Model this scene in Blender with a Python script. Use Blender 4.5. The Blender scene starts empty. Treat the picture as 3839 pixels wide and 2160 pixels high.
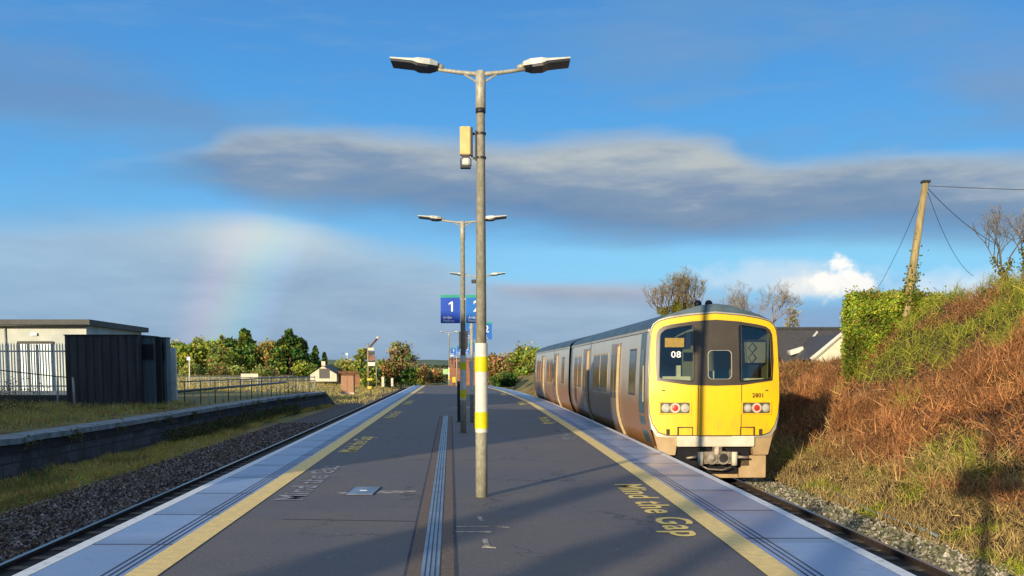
import bpy, bmesh, math, random
import numpy as np
from mathutils import Vector, Matrix, noise as mn
random.seed(11); rng = np.random.default_rng(11)
sc = bpy.context.scene; COL = sc.collection
R = math.radians; PI = math.pi
# ------------------------------------------------------------ camera model (measured from the photograph)
FX = 3937.0; CH = 1.65; VH = 1379.0; CX = 1919.5; TH = R(5); PR = VH + FX*math.tan(TH)
def ray(x, y):
    a = (x-CX)/FX; b = (PR-y)/FX
    return (a, math.cos(TH)+b*math.sin(TH), -math.sin(TH)+b*math.cos(TH))
def G(x, y, z=0.0):
    d = ray(x, y); t = (z-CH)/d[2]; return (d[0]*t, d[1]*t)
def W(x, y, Y):
    d = ray(x, y); t = Y/d[1]; return (d[0]*t, CH+d[2]*t)
cam = bpy.data.cameras.new('camera'); co = bpy.data.objects.new('camera', cam); COL.objects.link(co)
cam.sensor_width = 36; cam.lens = 36*FX/3839.0; cam.shift_y = (PR-1080)/3839.0
cam.clip_start = .1; cam.clip_end = 6000
co.location = (0, 0, CH); co.rotation_euler = (PI/2-TH, 0, 0); sc.camera = co
sc.view_settings.view_transform = 'Standard'; sc.view_settings.look = 'None'; sc.view_settings.exposure = 0
sc.cycles.max_bounces = 5; sc.cycles.transparent_max_bounces = 8
# ------------------------------------------------------------ sun
SA = R(25.5); SE = R(11.5); sa, ca = math.sin(SA), math.cos(SA)
sd = Vector((sa*math.cos(SE), ca*math.cos(SE), -math.sin(SE)))
sl = bpy.data.lights.new('sun', 'SUN'); sl.energy = 5.6; sl.angle = R(.6); sl.color = (1, .83, .58)
so = bpy.data.objects.new('sun', sl); COL.objects.link(so); so.rotation_euler = sd.to_track_quat('-Z', 'Y').to_euler()
def AC(a, c): return (ca*c+sa*a, -sa*c+ca*a)      # along / across the sunlight -> x, y
# ------------------------------------------------------------ materials
def nt(name):
    m = bpy.data.materials.new(name); m.use_nodes = True; t = m.node_tree
    return m, t, t.nodes['Principled BSDF']
def setin(t, sock, v):
    if hasattr(v, 'links') or isinstance(v, bpy.types.NodeSocket): t.links.new(v, sock)
    else: sock.default_value = v
def mth(t, op, a, b=0.0, c=None, clamp=False):
    n = t.nodes.new('ShaderNodeMath'); n.operation = op; n.use_clamp = clamp
    setin(t, n.inputs[0], a); setin(t, n.inputs[1], b)
    if c is not None: setin(t, n.inputs[2], c)
    return n.outputs[0]
def c4(c): return (c[0], c[1], c[2], 1)
def mixc(t, fac, a, b, mode='MIX'):
    n = t.nodes.new('ShaderNodeMix'); n.data_type = 'RGBA'; n.blend_type = mode
    setin(t, n.inputs[0], fac); setin(t, n.inputs[6], a if isinstance(a, bpy.types.NodeSocket) else c4(a))
    setin(t, n.inputs[7], b if isinstance(b, bpy.types.NodeSocket) else c4(b)); return n.outputs[2]
def nz(t, scale, detail=4, rough=.6, vec=None, stretch=None, out=0):
    n = t.nodes.new('ShaderNodeTexNoise'); n.inputs['Scale'].default_value = scale
    n.inputs['Detail'].default_value = detail; n.inputs['Roughness'].default_value = rough
    if vec is None:
        g = t.nodes.new('ShaderNodeNewGeometry'); vec = g.outputs['Position']
    if stretch:
        m = t.nodes.new('ShaderNodeMapping'); m.inputs['Scale'].default_value = stretch
        t.links.new(vec, m.inputs['Vector']); vec = m.outputs['Vector']
    t.links.new(vec, n.inputs['Vector']); return n.outputs[out]
def ramp(t, fac, pts):
    n = t.nodes.new('ShaderNodeValToRGB'); e = n.color_ramp.elements
    while len(e) < len(pts): e.new(.5)
    for i, (p, c) in enumerate(pts): e[i].position = p; e[i].color = c4(c) if len(c) == 3 else c
    setin(t, n.inputs[0], fac); return n.outputs[0]
def bump(t, b, h, s=.4, d=.02):
    n = t.nodes.new('ShaderNodeBump'); n.inputs['Strength'].default_value = s; n.inputs['Distance'].default_value = d
    t.links.new(h, n.inputs['Height']); t.links.new(n.outputs[0], b.inputs['Normal'])
def mat(name, c1, c2=None, scale=3, rough=.7, metal=0, bscale=None, bs=.3, bd=.01, spec=.5, stretch=None, lo=.35, hi=.65, objc=False):
    m, t, b = nt(name); c2 = c2 or tuple(x*.75 for x in c1)
    vec = None
    if objc:
        tc = t.nodes.new('ShaderNodeTexCoord'); vec = tc.outputs['Object']
    f = nz(t, scale, 5, .62, vec, stretch)
    col = ramp(t, f, [(lo, c2), (hi, c1)]); t.links.new(col, b.inputs['Base Color'])
    b.inputs['Roughness'].default_value = rough; b.inputs['Metallic'].default_value = metal
    b.inputs['Specular IOR Level'].default_value = spec
    if bscale: bump(t, b, nz(t, bscale, 3, .6, vec), bs, bd)
    return m
M = {}
M['galv'] = mat('galvanised', (.50, .48, .38), (.33, .31, .23), 26, .5, .1, 60, .3, .004, stretch=(1, 1, .5), lo=.38, hi=.66)
M['white_paint'] = mat('white_paint', (.80, .76, .66), (.62, .58, .48), 6, .45)
M['yellow_paint'] = mat('yellow_band_paint', (.85, .74, .0), (.72, .58, .0), 8, .45)
M['head_top'] = mat('lamp_cover', (.66, .68, .62), (.5, .52, .47), 8, .5)
M['black'] = mat('black_plastic', (.012, .012, .016), (.006, .006, .008), 8, .4)
M['dark_metal'] = mat('dark_metal', (.05, .05, .05), (.025, .022, .02), 10, .5, .3)
M['beige'] = mat('beige_box', (.72, .54, .20), (.6, .44, .15), 8, .5)
M['sign_blue'] = mat('sign_blue', (.004, .07, .52), (.004, .06, .44), 3, .3)
M['sign_blue2'] = mat('sign_blue_sky', (.01, .16, .58), (.01, .13, .5), 3, .3)
M['sign_green'] = mat('sign_green', (.02, .36, .24), (.02, .3, .2), 3, .3)
M['sign_white'] = mat('sign_white', (.8, .82, .85), (.75, .77, .8), 3, .35)
M['rail'] = mat('rail_steel_top', (.42, .36, .32), (.25, .2, .17), 6, .3, .8, stretch=(1, .1, 1))
M['rail_side'] = mat('rail_rust', (.055, .035, .025), (.02, .014, .012), 12, .85)
M['sleeper'] = mat('sleeper', (.13, .11, .09), (.06, .05, .04), 6, .9)
M['rust'] = mat('rust_brown', (.20, .09, .04), (.09, .04, .02), 5, .8)
M['wood_pole'] = mat('weathered_wood', (.46, .36, .17), (.20, .15, .06), 5, .85, stretch=(3, 3, .3))
M['bark'] = mat('bark', (.22, .17, .11), (.10, .08, .05), 6, .9, bscale=20)
M['bark_pale'] = mat('bark_pale', (.42, .33, .26), (.24, .18, .14), 6, .9)
M['cream'] = mat('cream_render', (.72, .66, .50), (.6, .54, .4), 1.5, .85)
M['white_wall'] = mat('painted_block_wall', (.60, .62, .55), (.44, .47, .44), .8, .85)
M['slate'] = mat('slate_roof', (.10, .09, .085), (.05, .045, .045), 9, .6, stretch=(.6, .6, 3))
M['fascia'] = mat('roof_fascia', (.045, .055, .05), (.025, .03, .03), 2, .6)
M['white_board'] = mat('white_board', (.75, .72, .62), (.65, .6, .5), 4, .6)
M['brick'] = mat('red_brick', (.34, .15, .08), (.22, .10, .06), 3, .9)
M['brownbox'] = mat('brown_cabinet', (.40, .22, .12), (.32, .17, .09), 3, .7)
M['railing'] = mat('railing_metal', (.12, .15, .15), (.07, .09, .09), 4, .5, .3)
M['railing_pale'] = mat('railing_pale', (.45, .45, .4), (.3, .3, .27), 4, .6)
M['palisade'] = mat('palisade_steel', (.80, .86, .82), (.62, .68, .64), 3, .55, .2)
M['cable'] = mat('pale_blue_pipe', (.22, .38, .46), (.12, .22, .3), 3, .6)
M['wire'] = mat('wire_dark', (.06, .06, .09), (.04, .04, .06), 3, .6)
M['hivis'] = mat('bright_yellow_box', (.75, .58, .03), (.6, .45, .02), 3, .5)
M['mint'] = mat('mint_board', (.38, .62, .28), (.33, .55, .25), 3, .5)
M['red'] = mat('signal_red', (.45, .05, .04), (.35, .04, .03), 3, .5)
# painted corrugated sheds
M['shed'] = mat('shed_sheeting', (.068, .062, .062), (.026, .026, .029), 1.6, .7, bscale=6, stretch=(2.5, 2.5, .25))
M['shed_rust'] = mat('shed_rusty_edge', (.05, .032, .03), (.02, .02, .022), 3, .7)
M['shed2'] = mat('kiosk_sheeting', (.11, .16, .18), (.06, .085, .10), 1.6, .6, stretch=(3, 3, .3))
# ---- leaves use a colour attribute
def leafmat(name, rough=.65, trans=.25):
    m, t, b = nt(name); a = t.nodes.new('ShaderNodeAttribute'); a.attribute_name = 'Col'
    t.links.new(a.outputs['Color'], b.inputs['Base Color']); b.inputs['Roughness'].default_value = rough
    b.inputs['Specular IOR Level'].default_value = .25
    tr = t.nodes.new('ShaderNodeBsdfTranslucent'); t.links.new(a.outputs['Color'], tr.inputs['Color'])
    mx = t.nodes.new('ShaderNodeMixShader'); mx.inputs[0].default_value = trans
    t.links.new(b.outputs[0], mx.inputs[1]); t.links.new(tr.outputs[0], mx.inputs[2])
    t.links.new(mx.outputs[0], t.nodes['Material Output'].inputs['Surface']); return m
M['leaf'] = leafmat('foliage'); M['grassblade'] = leafmat('dry_blades', .8, .15); M['stones'] = leafmat('stone_chips', .9, 0)
# ---- tarmac
m, t, b = nt('tarmac'); M['tarmac'] = m
big = nz(t, .35, 4, .6); fine = nz(t, 30, 4, .8); mid = nz(t, 3, 5, .6); strk = nz(t, 1.0, 4, .6, stretch=(.12, 1.3, 1))
c = mixc(t, ramp(t, big, [(.35, (0, 0, 0)), (.65, (1, 1, 1))]), (.105, .097, .100), (.180, .156, .140))
c = mixc(t, mth(t, 'MULTIPLY', mid, .8), c, (.098, .085, .088))
c = mixc(t, ramp(t, strk, [(.5, (0, 0, 0)), (.75, (.6, .6, .6))]), c, (.135, .125, .13))
c = mixc(t, ramp(t, fine, [(.45, (0, 0, 0)), (.72, (1, 1, 1))]), c, (.20, .185, .19))
vv = t.nodes.new('ShaderNodeTexVoronoi'); vv.feature = 'DISTANCE_TO_EDGE'; vv.inputs['Scale'].default_value = .55; gg = t.nodes.new('ShaderNodeNewGeometry'); wv = t.nodes.new('ShaderNodeVectorMath'); wv.operation = 'ADD'; t.links.new(gg.outputs['Position'], wv.inputs[0]); t.links.new(nz(t, 2.5, 4, .6, out=1), wv.inputs[1]); t.links.new(wv.outputs[0], vv.inputs['Vector'])
cr = mth(t, 'MULTIPLY', mth(t, 'LESS_THAN', vv.outputs['Distance'], .012), ramp(t, nz(t, .5, 3), [(.48, (0, 0, 0)), (.6, (.7, .7, .7))]))
c = mixc(t, cr, c, (.03, .03, .035))
gum = nz(t, 9, 2, .5); c = mixc(t, ramp(t, gum, [(.70, (0, 0, 0)), (.74, (.5, .5, .5))]), c, (.26, .25, .25))
t.links.new(c, b.inputs['Base Color'])
t.links.new(ramp(t, big, [(.3, (.6, .6, .6)), (.7, (.8, .8, .8))]), b.inputs['Roughness']); bump(t, b, fine, .5, .006); b.inputs['Specular IOR Level'].default_value = .4
# ---- coping slabs
def coping(name, a, bb, extra):
    m, t, b = nt(name); f = nz(t, 1.2, 6, .65); f2 = nz(t, 30, 3, .7)
    c = mixc(t, ramp(t, f, [(.3, (0, 0, 0)), (.7, (1, 1, 1))]), a, bb)
    c = mixc(t, ramp(t, f2, [(.5, (0, 0, 0)), (.75, (.5, .5, .5))]), c, extra)
    g = t.nodes.new('ShaderNodeNewGeometry'); sp = t.nodes.new('ShaderNodeSeparateXYZ'); t.links.new(g.outputs['Position'], sp.inputs[0])
    wn = t.nodes.new('ShaderNodeTexWhiteNoise'); wn.noise_dimensions = '2D'; cb = t.nodes.new('ShaderNodeCombineXYZ'); t.links.new(mth(t, 'FLOOR', mth(t, 'DIVIDE', mth(t, 'ADD', sp.outputs[1], 28.2), 2.0)), cb.inputs[0]); t.links.new(mth(t, 'SIGN', sp.outputs[0]), cb.inputs[1]); t.links.new(cb.outputs[0], wn.inputs['Vector'])
    c = mixc(t, mth(t, 'MULTIPLY', wn.outputs['Value'], .42), c, (.13, .17, .27))
    fr_ = mth(t, 'FRACT', mth(t, 'DIVIDE', mth(t, 'ADD', sp.outputs[1], 28.2), 2.0)); c = mixc(t, mth(t, 'MULTIPLY', ramp(t, fr_, [(0, (.5, .5, .5)), (.22, (0, 0, 0))]), ramp(t, f, [(.3, (.4, .4, .4)), (.7, (1, 1, 1))])), c, (.10, .12, .19))
    st = nz(t, 3.5, 6, .75); c = mixc(t, ramp(t, st, [(.56, (0, 0, 0)), (.7, (.5, .5, .5))]), c, (.12, .12, .15)); t.links.new(c, b.inputs['Base Color'])
    t.links.new(ramp(t, f, [(.3, (.26, .26, .26)), (.7, (.45, .45, .45))]), b.inputs['Roughness']); bump(t, b, f2, .25, .004); return m
M['coping'] = coping('coping_slab', (.21, .30, .50), (.30, .39, .60), (.38, .45, .60))
M['joint'] = mat('slab_joint', (.055, .06, .09), (.035, .035, .05), 4, .9)
M['edge_white'] = mat('edge_white_paint', (.78, .80, .82), (.40, .42, .45), 9, .5, lo=.30, hi=.46)
M['line_yellow'] = mat('platform_yellow_line', (.98, .72, .26), (.74, .54, .24), 9, .7, bscale=60, lo=.3, hi=.6)
M['text_yellow'] = mat('worn_yellow_paint', (.98, .72, .20), (.72, .52, .2), 14, .7, lo=.3, hi=.5)
M['text_faded'] = mat('faded_white_paint', (.40, .40, .44), (.15, .15, .17), 8, .7, lo=.4, hi=.6)
M['mark_tan'] = mat('utility_mark_paint', (.52, .46, .36), (.2, .18, .16), 10, .7, lo=.4, hi=.6)
M['drain'] = mat('drain_grating', (.32, .36, .42), (.16, .18, .22), 5, .35, .5, stretch=(1, .3, 1))
M['drain_dark'] = mat('drain_slot', (.05, .055, .07), (.03, .03, .04), 5, .6)
M['conc_brown'] = mat('drain_surround', (.20, .14, .10), (.11, .085, .075), 18, .85, bscale=40)
M['platform_side'] = mat('platform_side_wall', (.09, .085, .08), (.03, .03, .03), 2, .9)
M['old_coping'] = mat('weathered_coping', (.26, .31, .34), (.13, .15, .15), 2.2, .7, bscale=9, bs=.6, bd=.03)
# old platform face: dark bricks under the nosing, paler weathered blocks below
m, t, b = nt('old_block_face'); M['old_wall'] = m
g = t.nodes.new('ShaderNodeNewGeometry'); sp = t.nodes.new('ShaderNodeSeparateXYZ'); t.links.new(g.outputs['Position'], sp.inputs[0])
v = t.nodes.new('ShaderNodeCombineXYZ'); t.links.new(sp.outputs[1], v.inputs[0]); t.links.new(sp.outputs[2], v.inputs[1])
bk = t.nodes.new('ShaderNodeTexBrick'); t.links.new(v.outputs[0], bk.inputs['Vector']); bk.inputs['Scale'].default_value = 1
bk.inputs['Brick Width'].default_value = .9; bk.inputs['Row Height'].default_value = .3; bk.inputs['Mortar Size'].default_value = .018
bk.inputs['Color1'].default_value = (.10, .10, .115, 1); bk.inputs['Color2'].default_value = (.07, .07, .085, 1); bk.inputs['Mortar'].default_value = (.025, .025, .03, 1)
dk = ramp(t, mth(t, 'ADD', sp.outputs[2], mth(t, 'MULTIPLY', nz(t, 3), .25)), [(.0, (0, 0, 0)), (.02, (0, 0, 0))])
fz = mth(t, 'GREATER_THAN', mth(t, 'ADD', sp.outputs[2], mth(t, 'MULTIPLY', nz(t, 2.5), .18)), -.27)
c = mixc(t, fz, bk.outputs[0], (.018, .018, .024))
c = mixc(t, ramp(t, nz(t, 1.3, 6, .7), [(.45, (0, 0, 0)), (.6, (.9, .9, .9))]), c, (.035, .035, .03))
t.links.new(c, b.inputs['Base Color']); b.inputs['Roughness'].default_value = .9; bump(t, b, nz(t, 12), .5, .03)
# ---- ground
m, t, b = nt('ground'); M['ground'] = m
g = t.nodes.new('ShaderNodeNewGeometry'); sp = t.nodes.new('ShaderNodeSeparateXYZ'); t.links.new(g.outputs['Position'], sp.inputs[0])
f1 = nz(t, .03, 5, .6); f2 = nz(t, .6, 5, .65); f3 = nz(t, 6, 4, .7)
c = ramp(t, f1, [(.38, (.16, .20, .05)), (.5, (.34, .28, .09)), (.62, (.36, .24, .10))])
c = mixc(t, ramp(t, f2, [(.4, (0, 0, 0)), (.65, (.8, .8, .8))]), c, (.12, .08, .035))
c = mixc(t, mth(t, 'MULTIPLY', f3, .4), c, (.05, .045, .02))
far = mth(t, 'GREATER_THAN', sp.outputs[1], 330.0)
c = mixc(t, far, c, ramp(t, nz(t, .006, 4, .6, stretch=(.5, 1.6, 1)), [(.4, (.10, .13, .05)), (.5, (.20, .22, .07)), (.6, (.06, .09, .04))]))
t.links.new(c, b.inputs['Base Color']); b.inputs['Roughness'].default_value = .95; bump(t, b, f3, .7, .08)
M['hill'] = mat('far_hill', (.09, .13, .10), (.05, .09, .08), .01, .95)
# ---- ballast
def ballast(name, a, bb, cc):
    m, t, b = nt(name); g = t.nodes.new('ShaderNodeNewGeometry')
    vo = t.nodes.new('ShaderNodeTexVoronoi'); vo.inputs['Scale'].default_value = 17; t.links.new(g.outputs['Position'], vo.inputs['Vector'])
    c = ramp(t, vo.outputs['Color'], [(.1, a), (.5, bb), (.9, cc)])
    c = mixc(t, ramp(t, vo.outputs['Distance'], [(.3, (0, 0, 0)), (.6, (.8, .8, .8))]), c, (.01, .01, .012))
    c = mixc(t, ramp(t, nz(t, .9, 5), [(.5, (0, 0, 0)), (.68, (.6, .6, .6))]), c, (.10, .085, .04))
    t.links.new(c, b.inputs['Base Color']); b.inputs['Roughness'].default_value = .9
    bump(t, b, vo.outputs['Distance'], -1.0, .04); return m
M['ballast'] = ballast('ballast', (.055, .045, .045), (.15, .125, .12), (.30, .25, .235))
M['ballast_r'] = ballast('ballast_mossy', (.12, .105, .075), (.27, .235, .17), (.42, .37, .28))
M['fourfoot'] = mat('shaded_track_bed', (.022, .02, .022), (.008, .008, .01), 9, .8)  # near-black tone paints in the shade between rail and platform edge
M['bank'] = mat('bank_soil', (.12, .06, .025), (.05, .03, .015), 3, .95, bscale=8, bs=.8, bd=.08)
# ------------------------------------------------------------ mesh builder
def link(o, parent=None):
    COL.objects.link(o)
    if parent is not None: o.parent = parent
    return o
class MB:
    def __init__(s): s.v = []; s.f = []
    def add(s, vs, fs):
        k = len(s.v); s.v += [tuple(p) for p in vs]; s.f += [tuple(i+k for i in q) for q in fs]; return s
    def box(s, x0, x1, y0, y1, z0, z1, rz=0, rx=0, ry=0):
        cx, cy, cz = (x0+x1)/2, (y0+y1)/2, (z0+z1)/2; hx, hy, hz = (x1-x0)/2, (y1-y0)/2, (z1-z0)/2
        Mx = Matrix.Rotation(rz, 3, 'Z') @ Matrix.Rotation(ry, 3, 'Y') @ Matrix.Rotation(rx, 3, 'X')
        vs = [Vector((cx, cy, cz)) + Mx @ Vector((a*hx, b*hy, c*hz)) for c in (-1, 1) for a, b in ((-1, -1), (1, -1), (1, 1), (-1, 1))]
        return s.add(vs, [(3, 2, 1, 0), (4, 5, 6, 7), (0, 1, 5, 4), (1, 2, 6, 5), (2, 3, 7, 6), (3, 0, 4, 7)])
    def tube(s, pts, rads, n=8, cap=True):
        if not isinstance(rads, (list, tuple)): rads = [rads]*len(pts)
        k = len(s.v); pts = [Vector(p) for p in pts]
        for i, p in enumerate(pts):
            d = (pts[min(i+1, len(pts)-1)] - pts[max(i-1, 0)]).normalized()
            u = d.orthogonal().normalized() if abs(d.z) < .99 else Vector((1, 0, 0)); w = d.cross(u)
            if abs(d.z) < .99: u = d.cross(Vector((0, 0, 1))).normalized(); w = d.cross(u)
            for j in range(n):
                a = 2*PI*j/n; s.v.append(tuple(p + (u*math.cos(a)+w*math.sin(a))*rads[i]))
        for i in range(len(pts)-1):
            for j in range(n):
                a, b = k+i*n+j, k+i*n+(j+1) % n; s.f.append((a, b, b+n, a+n))
        if cap: s.f.append(tuple(k+j for j in range(n))[::-1]); s.f.append(tuple(k+(len(pts)-1)*n+j for j in range(n)))
        return s
    def prism(s, poly, y0, y1):           # poly in (x, z) pushed along y
        n = len(poly); vs = [(x, y0, z) for x, z in poly]+[(x, y1, z) for x, z in poly]
        return s.add(vs, [tuple(range(n)), tuple(range(2*n-1, n-1, -1))]+[(i, i+n, (i+1) % n+n, (i+1) % n) for i in range(n)])
    def ribbon(s, A, B):                  # two polylines
        k = len(s.v); s.v += [tuple(p) for p in A]+[tuple(p) for p in B]; n = len(A)
        s.f += [(k+i, k+i+1, k+n+i+1, k+n+i) for i in range(n-1)]; return s
    def disc(s, c, r, n=18, ax='y'):
        k = len(s.v)
        for j in range(n):
            a = 2*PI*j/n; u, w = r*math.cos(a), r*math.sin(a)
            s.v.append((c[0]+u, c[1], c[2]+w) if ax == 'y' else (c[0]+u, c[1]+w, c[2]))
        s.f.append(tuple(range(k, k+n))); return s
    def build(s, name, m, parent=None, smooth=False, world=False, bev=0):
        me = bpy.data.meshes.new(name); v = s.v
        if world and parent is not None:
            o = parent.location; v = [(x-o[0], y-o[1], z-o[2]) for x, y, z in v]
        me.from_pydata(v, [], s.f); me.update()
        bm = bmesh.new(); bm.from_mesh(me); bmesh.ops.recalc_face_normals(bm, faces=bm.faces)
        if bev: bmesh.ops.bevel(bm, geom=[e for e in bm.edges], offset=bev, segments=2, affect='EDGES', clamp_overlap=True)
        bm.to_mesh(me); bm.free()
        if smooth: me.polygons.foreach_set('use_smooth', [True]*len(me.polygons))
        me.materials.append(M[m] if isinstance(m, str) else m)
        return link(bpy.data.objects.new(name, me), parent)
def tag(o, label, cat, group=None):
    o['label'] = label; o['category'] = cat
    if group: o['group'] = group
    return o
def struct(o): o['kind'] = 'structure'; return o
def thing(name, loc, label, cat, group=None, rz=0):
    o = bpy.data.objects.new(name, None); o.location = loc; o.rotation_euler = (0, 0, rz); o.empty_display_size = .2
    link(o); return tag(o, label, cat, group)
def copy_tree(o, parent=None):
    c = o.copy(); COL.objects.link(c); c.parent = parent
    for ch in list(o.children): copy_tree(ch, c)
    return c
def quads(name, P, S, Cc, m, parent=None, elong=1.0, up=0.0, rel=None):
    """many small leaf / blade faces as one mesh"""
    P = np.asarray(P, float); N = len(P); S = np.broadcast_to(np.asarray(S, float), (N,)).copy()
    if rel is not None: P = P - np.asarray(rel)
    A = rng.normal(size=(N, 3)); A[:, 2] += up*np.sign(rng.random(N)+.0)*1.0; A /= np.linalg.norm(A, axis=1)[:, None]
    B = rng.normal(size=(N, 3)); B -= (B*A).sum(1)[:, None]*A; B /= np.linalg.norm(B, axis=1)[:, None]
    a = A*(S*elong/2)[:, None]; b = B*(S/2)[:, None]
    if elong > 2.5: V = np.stack([P-b, P+b, P+2*a+b*.1, P+2*a-b*.1], 1).reshape(-1, 3)
    else: V = np.stack([P-a, P+b*.8, P+a, P-b*.8], 1).reshape(-1, 3)
    me = bpy.data.meshes.new(name); me.vertices.add(4*N); me.vertices.foreach_set('co', V.ravel())
    me.loops.add(4*N); me.loops.foreach_set('vertex_index', np.arange(4*N)); me.polygons.add(N)
    me.polygons.foreach_set('loop_start', np.arange(N)*4); me.polygons.foreach_set('loop_total', np.full(N, 4))
    me.update(calc_edges=True)
    ca_ = me.color_attributes.new('Col', 'FLOAT_COLOR', 'POINT')
    Cc = np.clip(np.asarray(Cc, float), .002, 1); cc = np.concatenate([np.repeat(Cc, 4, 0), np.ones((4*N, 1))], 1); ca_.data.foreach_set('color', cc.ravel())
    me.materials.append(M[m]); return link(bpy.data.objects.new(name, me), parent)
def pal(cols, n, var=.25):
    cols = np.array(cols); k = rng.integers(0, len(cols), n); return cols[k]*(1+rng.normal(0, var, (n, 1)))
def sm(a, b, x):
    t_ = max(0., min(1., (x-a)/(b-a))) if b != a else float(x > a); return t_*t_*(3-2*t_)
# ------------------------------------------------------------ edges and terrain
SL = .0582
def xl(Y, x0): return x0 - SL*Y                                  # straight left-hand alignment
EP = [(-60, 3.45), (-20, 3.35), (8, 3.21), (11, 3.17), (15.2, 3.08), (21.6, 2.90), (29.3, 2.66), (41, 2.24), (49, 1.93), (55, 1.62), (66, .93), (81.7, -.28), (96, -1.95), (120, -6.0), (150, -12.5), (200, -26), (300, -62)]
def xe(Y):                                                       # right platform edge, a long curve to the left
    P = EP
    if Y <= P[0][0]: return P[0][1]
    for i in range(len(P)-1):
        if P[i][0] <= Y <= P[i+1][0]:
            def sl_(j):
                j0, j1 = max(j-1, 0), min(j+1, len(P)-1); return (P[j1][1]-P[j0][1])/(P[j1][0]-P[j0][0])
            h = P[i+1][0]-P[i][0]; t_ = (Y-P[i][0])/h; a, b_ = P[i][1], P[i+1][1]; ma, mb = sl_(i)*h, sl_(i+1)*h
            return (2*t_**3-3*t_**2+1)*a+(t_**3-2*t_**2+t_)*ma+(-2*t_**3+3*t_**2)*b_+(t_**3-t_**2)*mb
    return P[-1][1]
OLD = [(-40, -10.4), (24, -10.3), (33, -10.0), (56, -9.7), (73, -8.6)]
def xo(Y):
    for i in range(len(OLD)-1):
        if Y <= OLD[i+1][0]: break
    a, b_ = OLD[i], OLD[i+1]; t_ = min(1, max(0, (Y-a[0])/(b_[0]-a[0]))); return a[1]+(b_[1]-a[1])*t_ - SL*Y
GZ = -1.06
def crest(Y): return 3.45*(1-sm(30.5, 35, Y)) + (1.35+.25*sm(60, 90, Y))*sm(30.5, 35, Y)
def bankz(xr, Y):
    t_ = max(0, min(1, (xr-3.25)/7.3)); p = .30*t_ + .70*(t_*t_*(3-2*t_))
    return GZ + (crest(Y)-GZ)*p - .75*sm(21, 28, Y)*(1-sm(33, 36, Y))*sm(3.6, 5.5, xr)*(1-sm(7.0, 9.6, xr))
def terr(x, Y):
    z = GZ
    if x > 0:
        xr = x - xe(Y)
        if xr > 3.25: z = bankz(xr, Y) if Y < 130 else GZ + (bankz(xr, 130)-GZ)
    l = x - xo(min(Y, 73)) + (SL*(Y-min(Y, 73)))
    k = sm(74, 80, Y)
    if l < -.6: z = GZ + (1-k)*(.98+.03)*sm(-.6, -1.2, l) + k*(.5*sm(-1, -12, l))
    if Y > 90: z += 1.1*sm(90, 190, Y)*sm(3, 30, abs(x - xe(Y) if x > xe(Y) else x-xl(Y, -5)))
    r = math.hypot(x, Y)
    if r > 300: z += 9*sm(300, 1300, r)*(.75+.5*mn.noise(Vector((x*.0016, Y*.0011, 3))))
    z += .05*mn.noise(Vector((x*.5, Y*.5, 0)))*(1 if (l < -1.3 or x > xe(Y)+3.3) else .3)
    return z
def axis(pts):
    out = []
    for a, b_, n in pts: out += list(np.linspace(a, b_, n, endpoint=False))
    return out + [pts[-1][1]]
XS = axis([(-3000, -600, 12), (-600, -100, 20), (-100, -30, 24), (-30, -8, 50), (-8, 4, 24), (4, 16, 60), (16, 60, 24), (60, 600, 24), (600, 3000, 12)])
YS = axis([(-600, -60, 10), (-60, 0, 20), (0, 40, 80), (40, 110, 80), (110, 330, 50), (330, 1500, 40), (1500, 3500, 8)])
g_ = MB(); nx = len(XS); g_.v = [(x, y, terr(x, y)) for y in YS for x in XS]
g_.f = [(j*nx+i, j*nx+i+1, (j+1)*nx+i+1, (j+1)*nx+i) for j in range(len(YS)-1) for i in range(nx-1)]
struct(g_.build('ground', 'ground', smooth=True))
# ballast beds
YB = list(np.arange(-30, 140, 2.0))
b_ = MB(); b_.ribbon([(xl(y, -8.0), y, GZ+.03) for y in YB], [(xl(y, -7.0), y, GZ+.09) for y in YB])
b_.ribbon([(xl(y, -7.0), y, GZ+.09) for y in YB], [(xl(y, -5.97), y, GZ+.06) for y in YB]); struct(b_.build('ballast', 'ballast')); struct(MB().ribbon([(xl(y, -5.97), y, GZ+.059) for y in YB], [(xl(y, -3.3), y, GZ+.03) for y in YB]).build('track_bed', 'fourfoot'))
b_ = MB(); struct(MB().ribbon([(xe(y)-.1, y, GZ+.03) for y in YB], [(xe(y)+2.36, y, GZ+.05) for y in YB]).build('track_bed', 'fourfoot')); b_.ribbon([(xe(y)+2.36, y, GZ+.05) for y in YB], [(xe(y)+2.75, y, GZ+.08) for y in YB])
b_.ribbon([(xe(y)+2.75, y, GZ+.08) for y in YB], [(xe(y)+3.5, y, GZ+.0) for y in YB]); struct(b_.build('ballast', 'ballast_r'))
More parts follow.
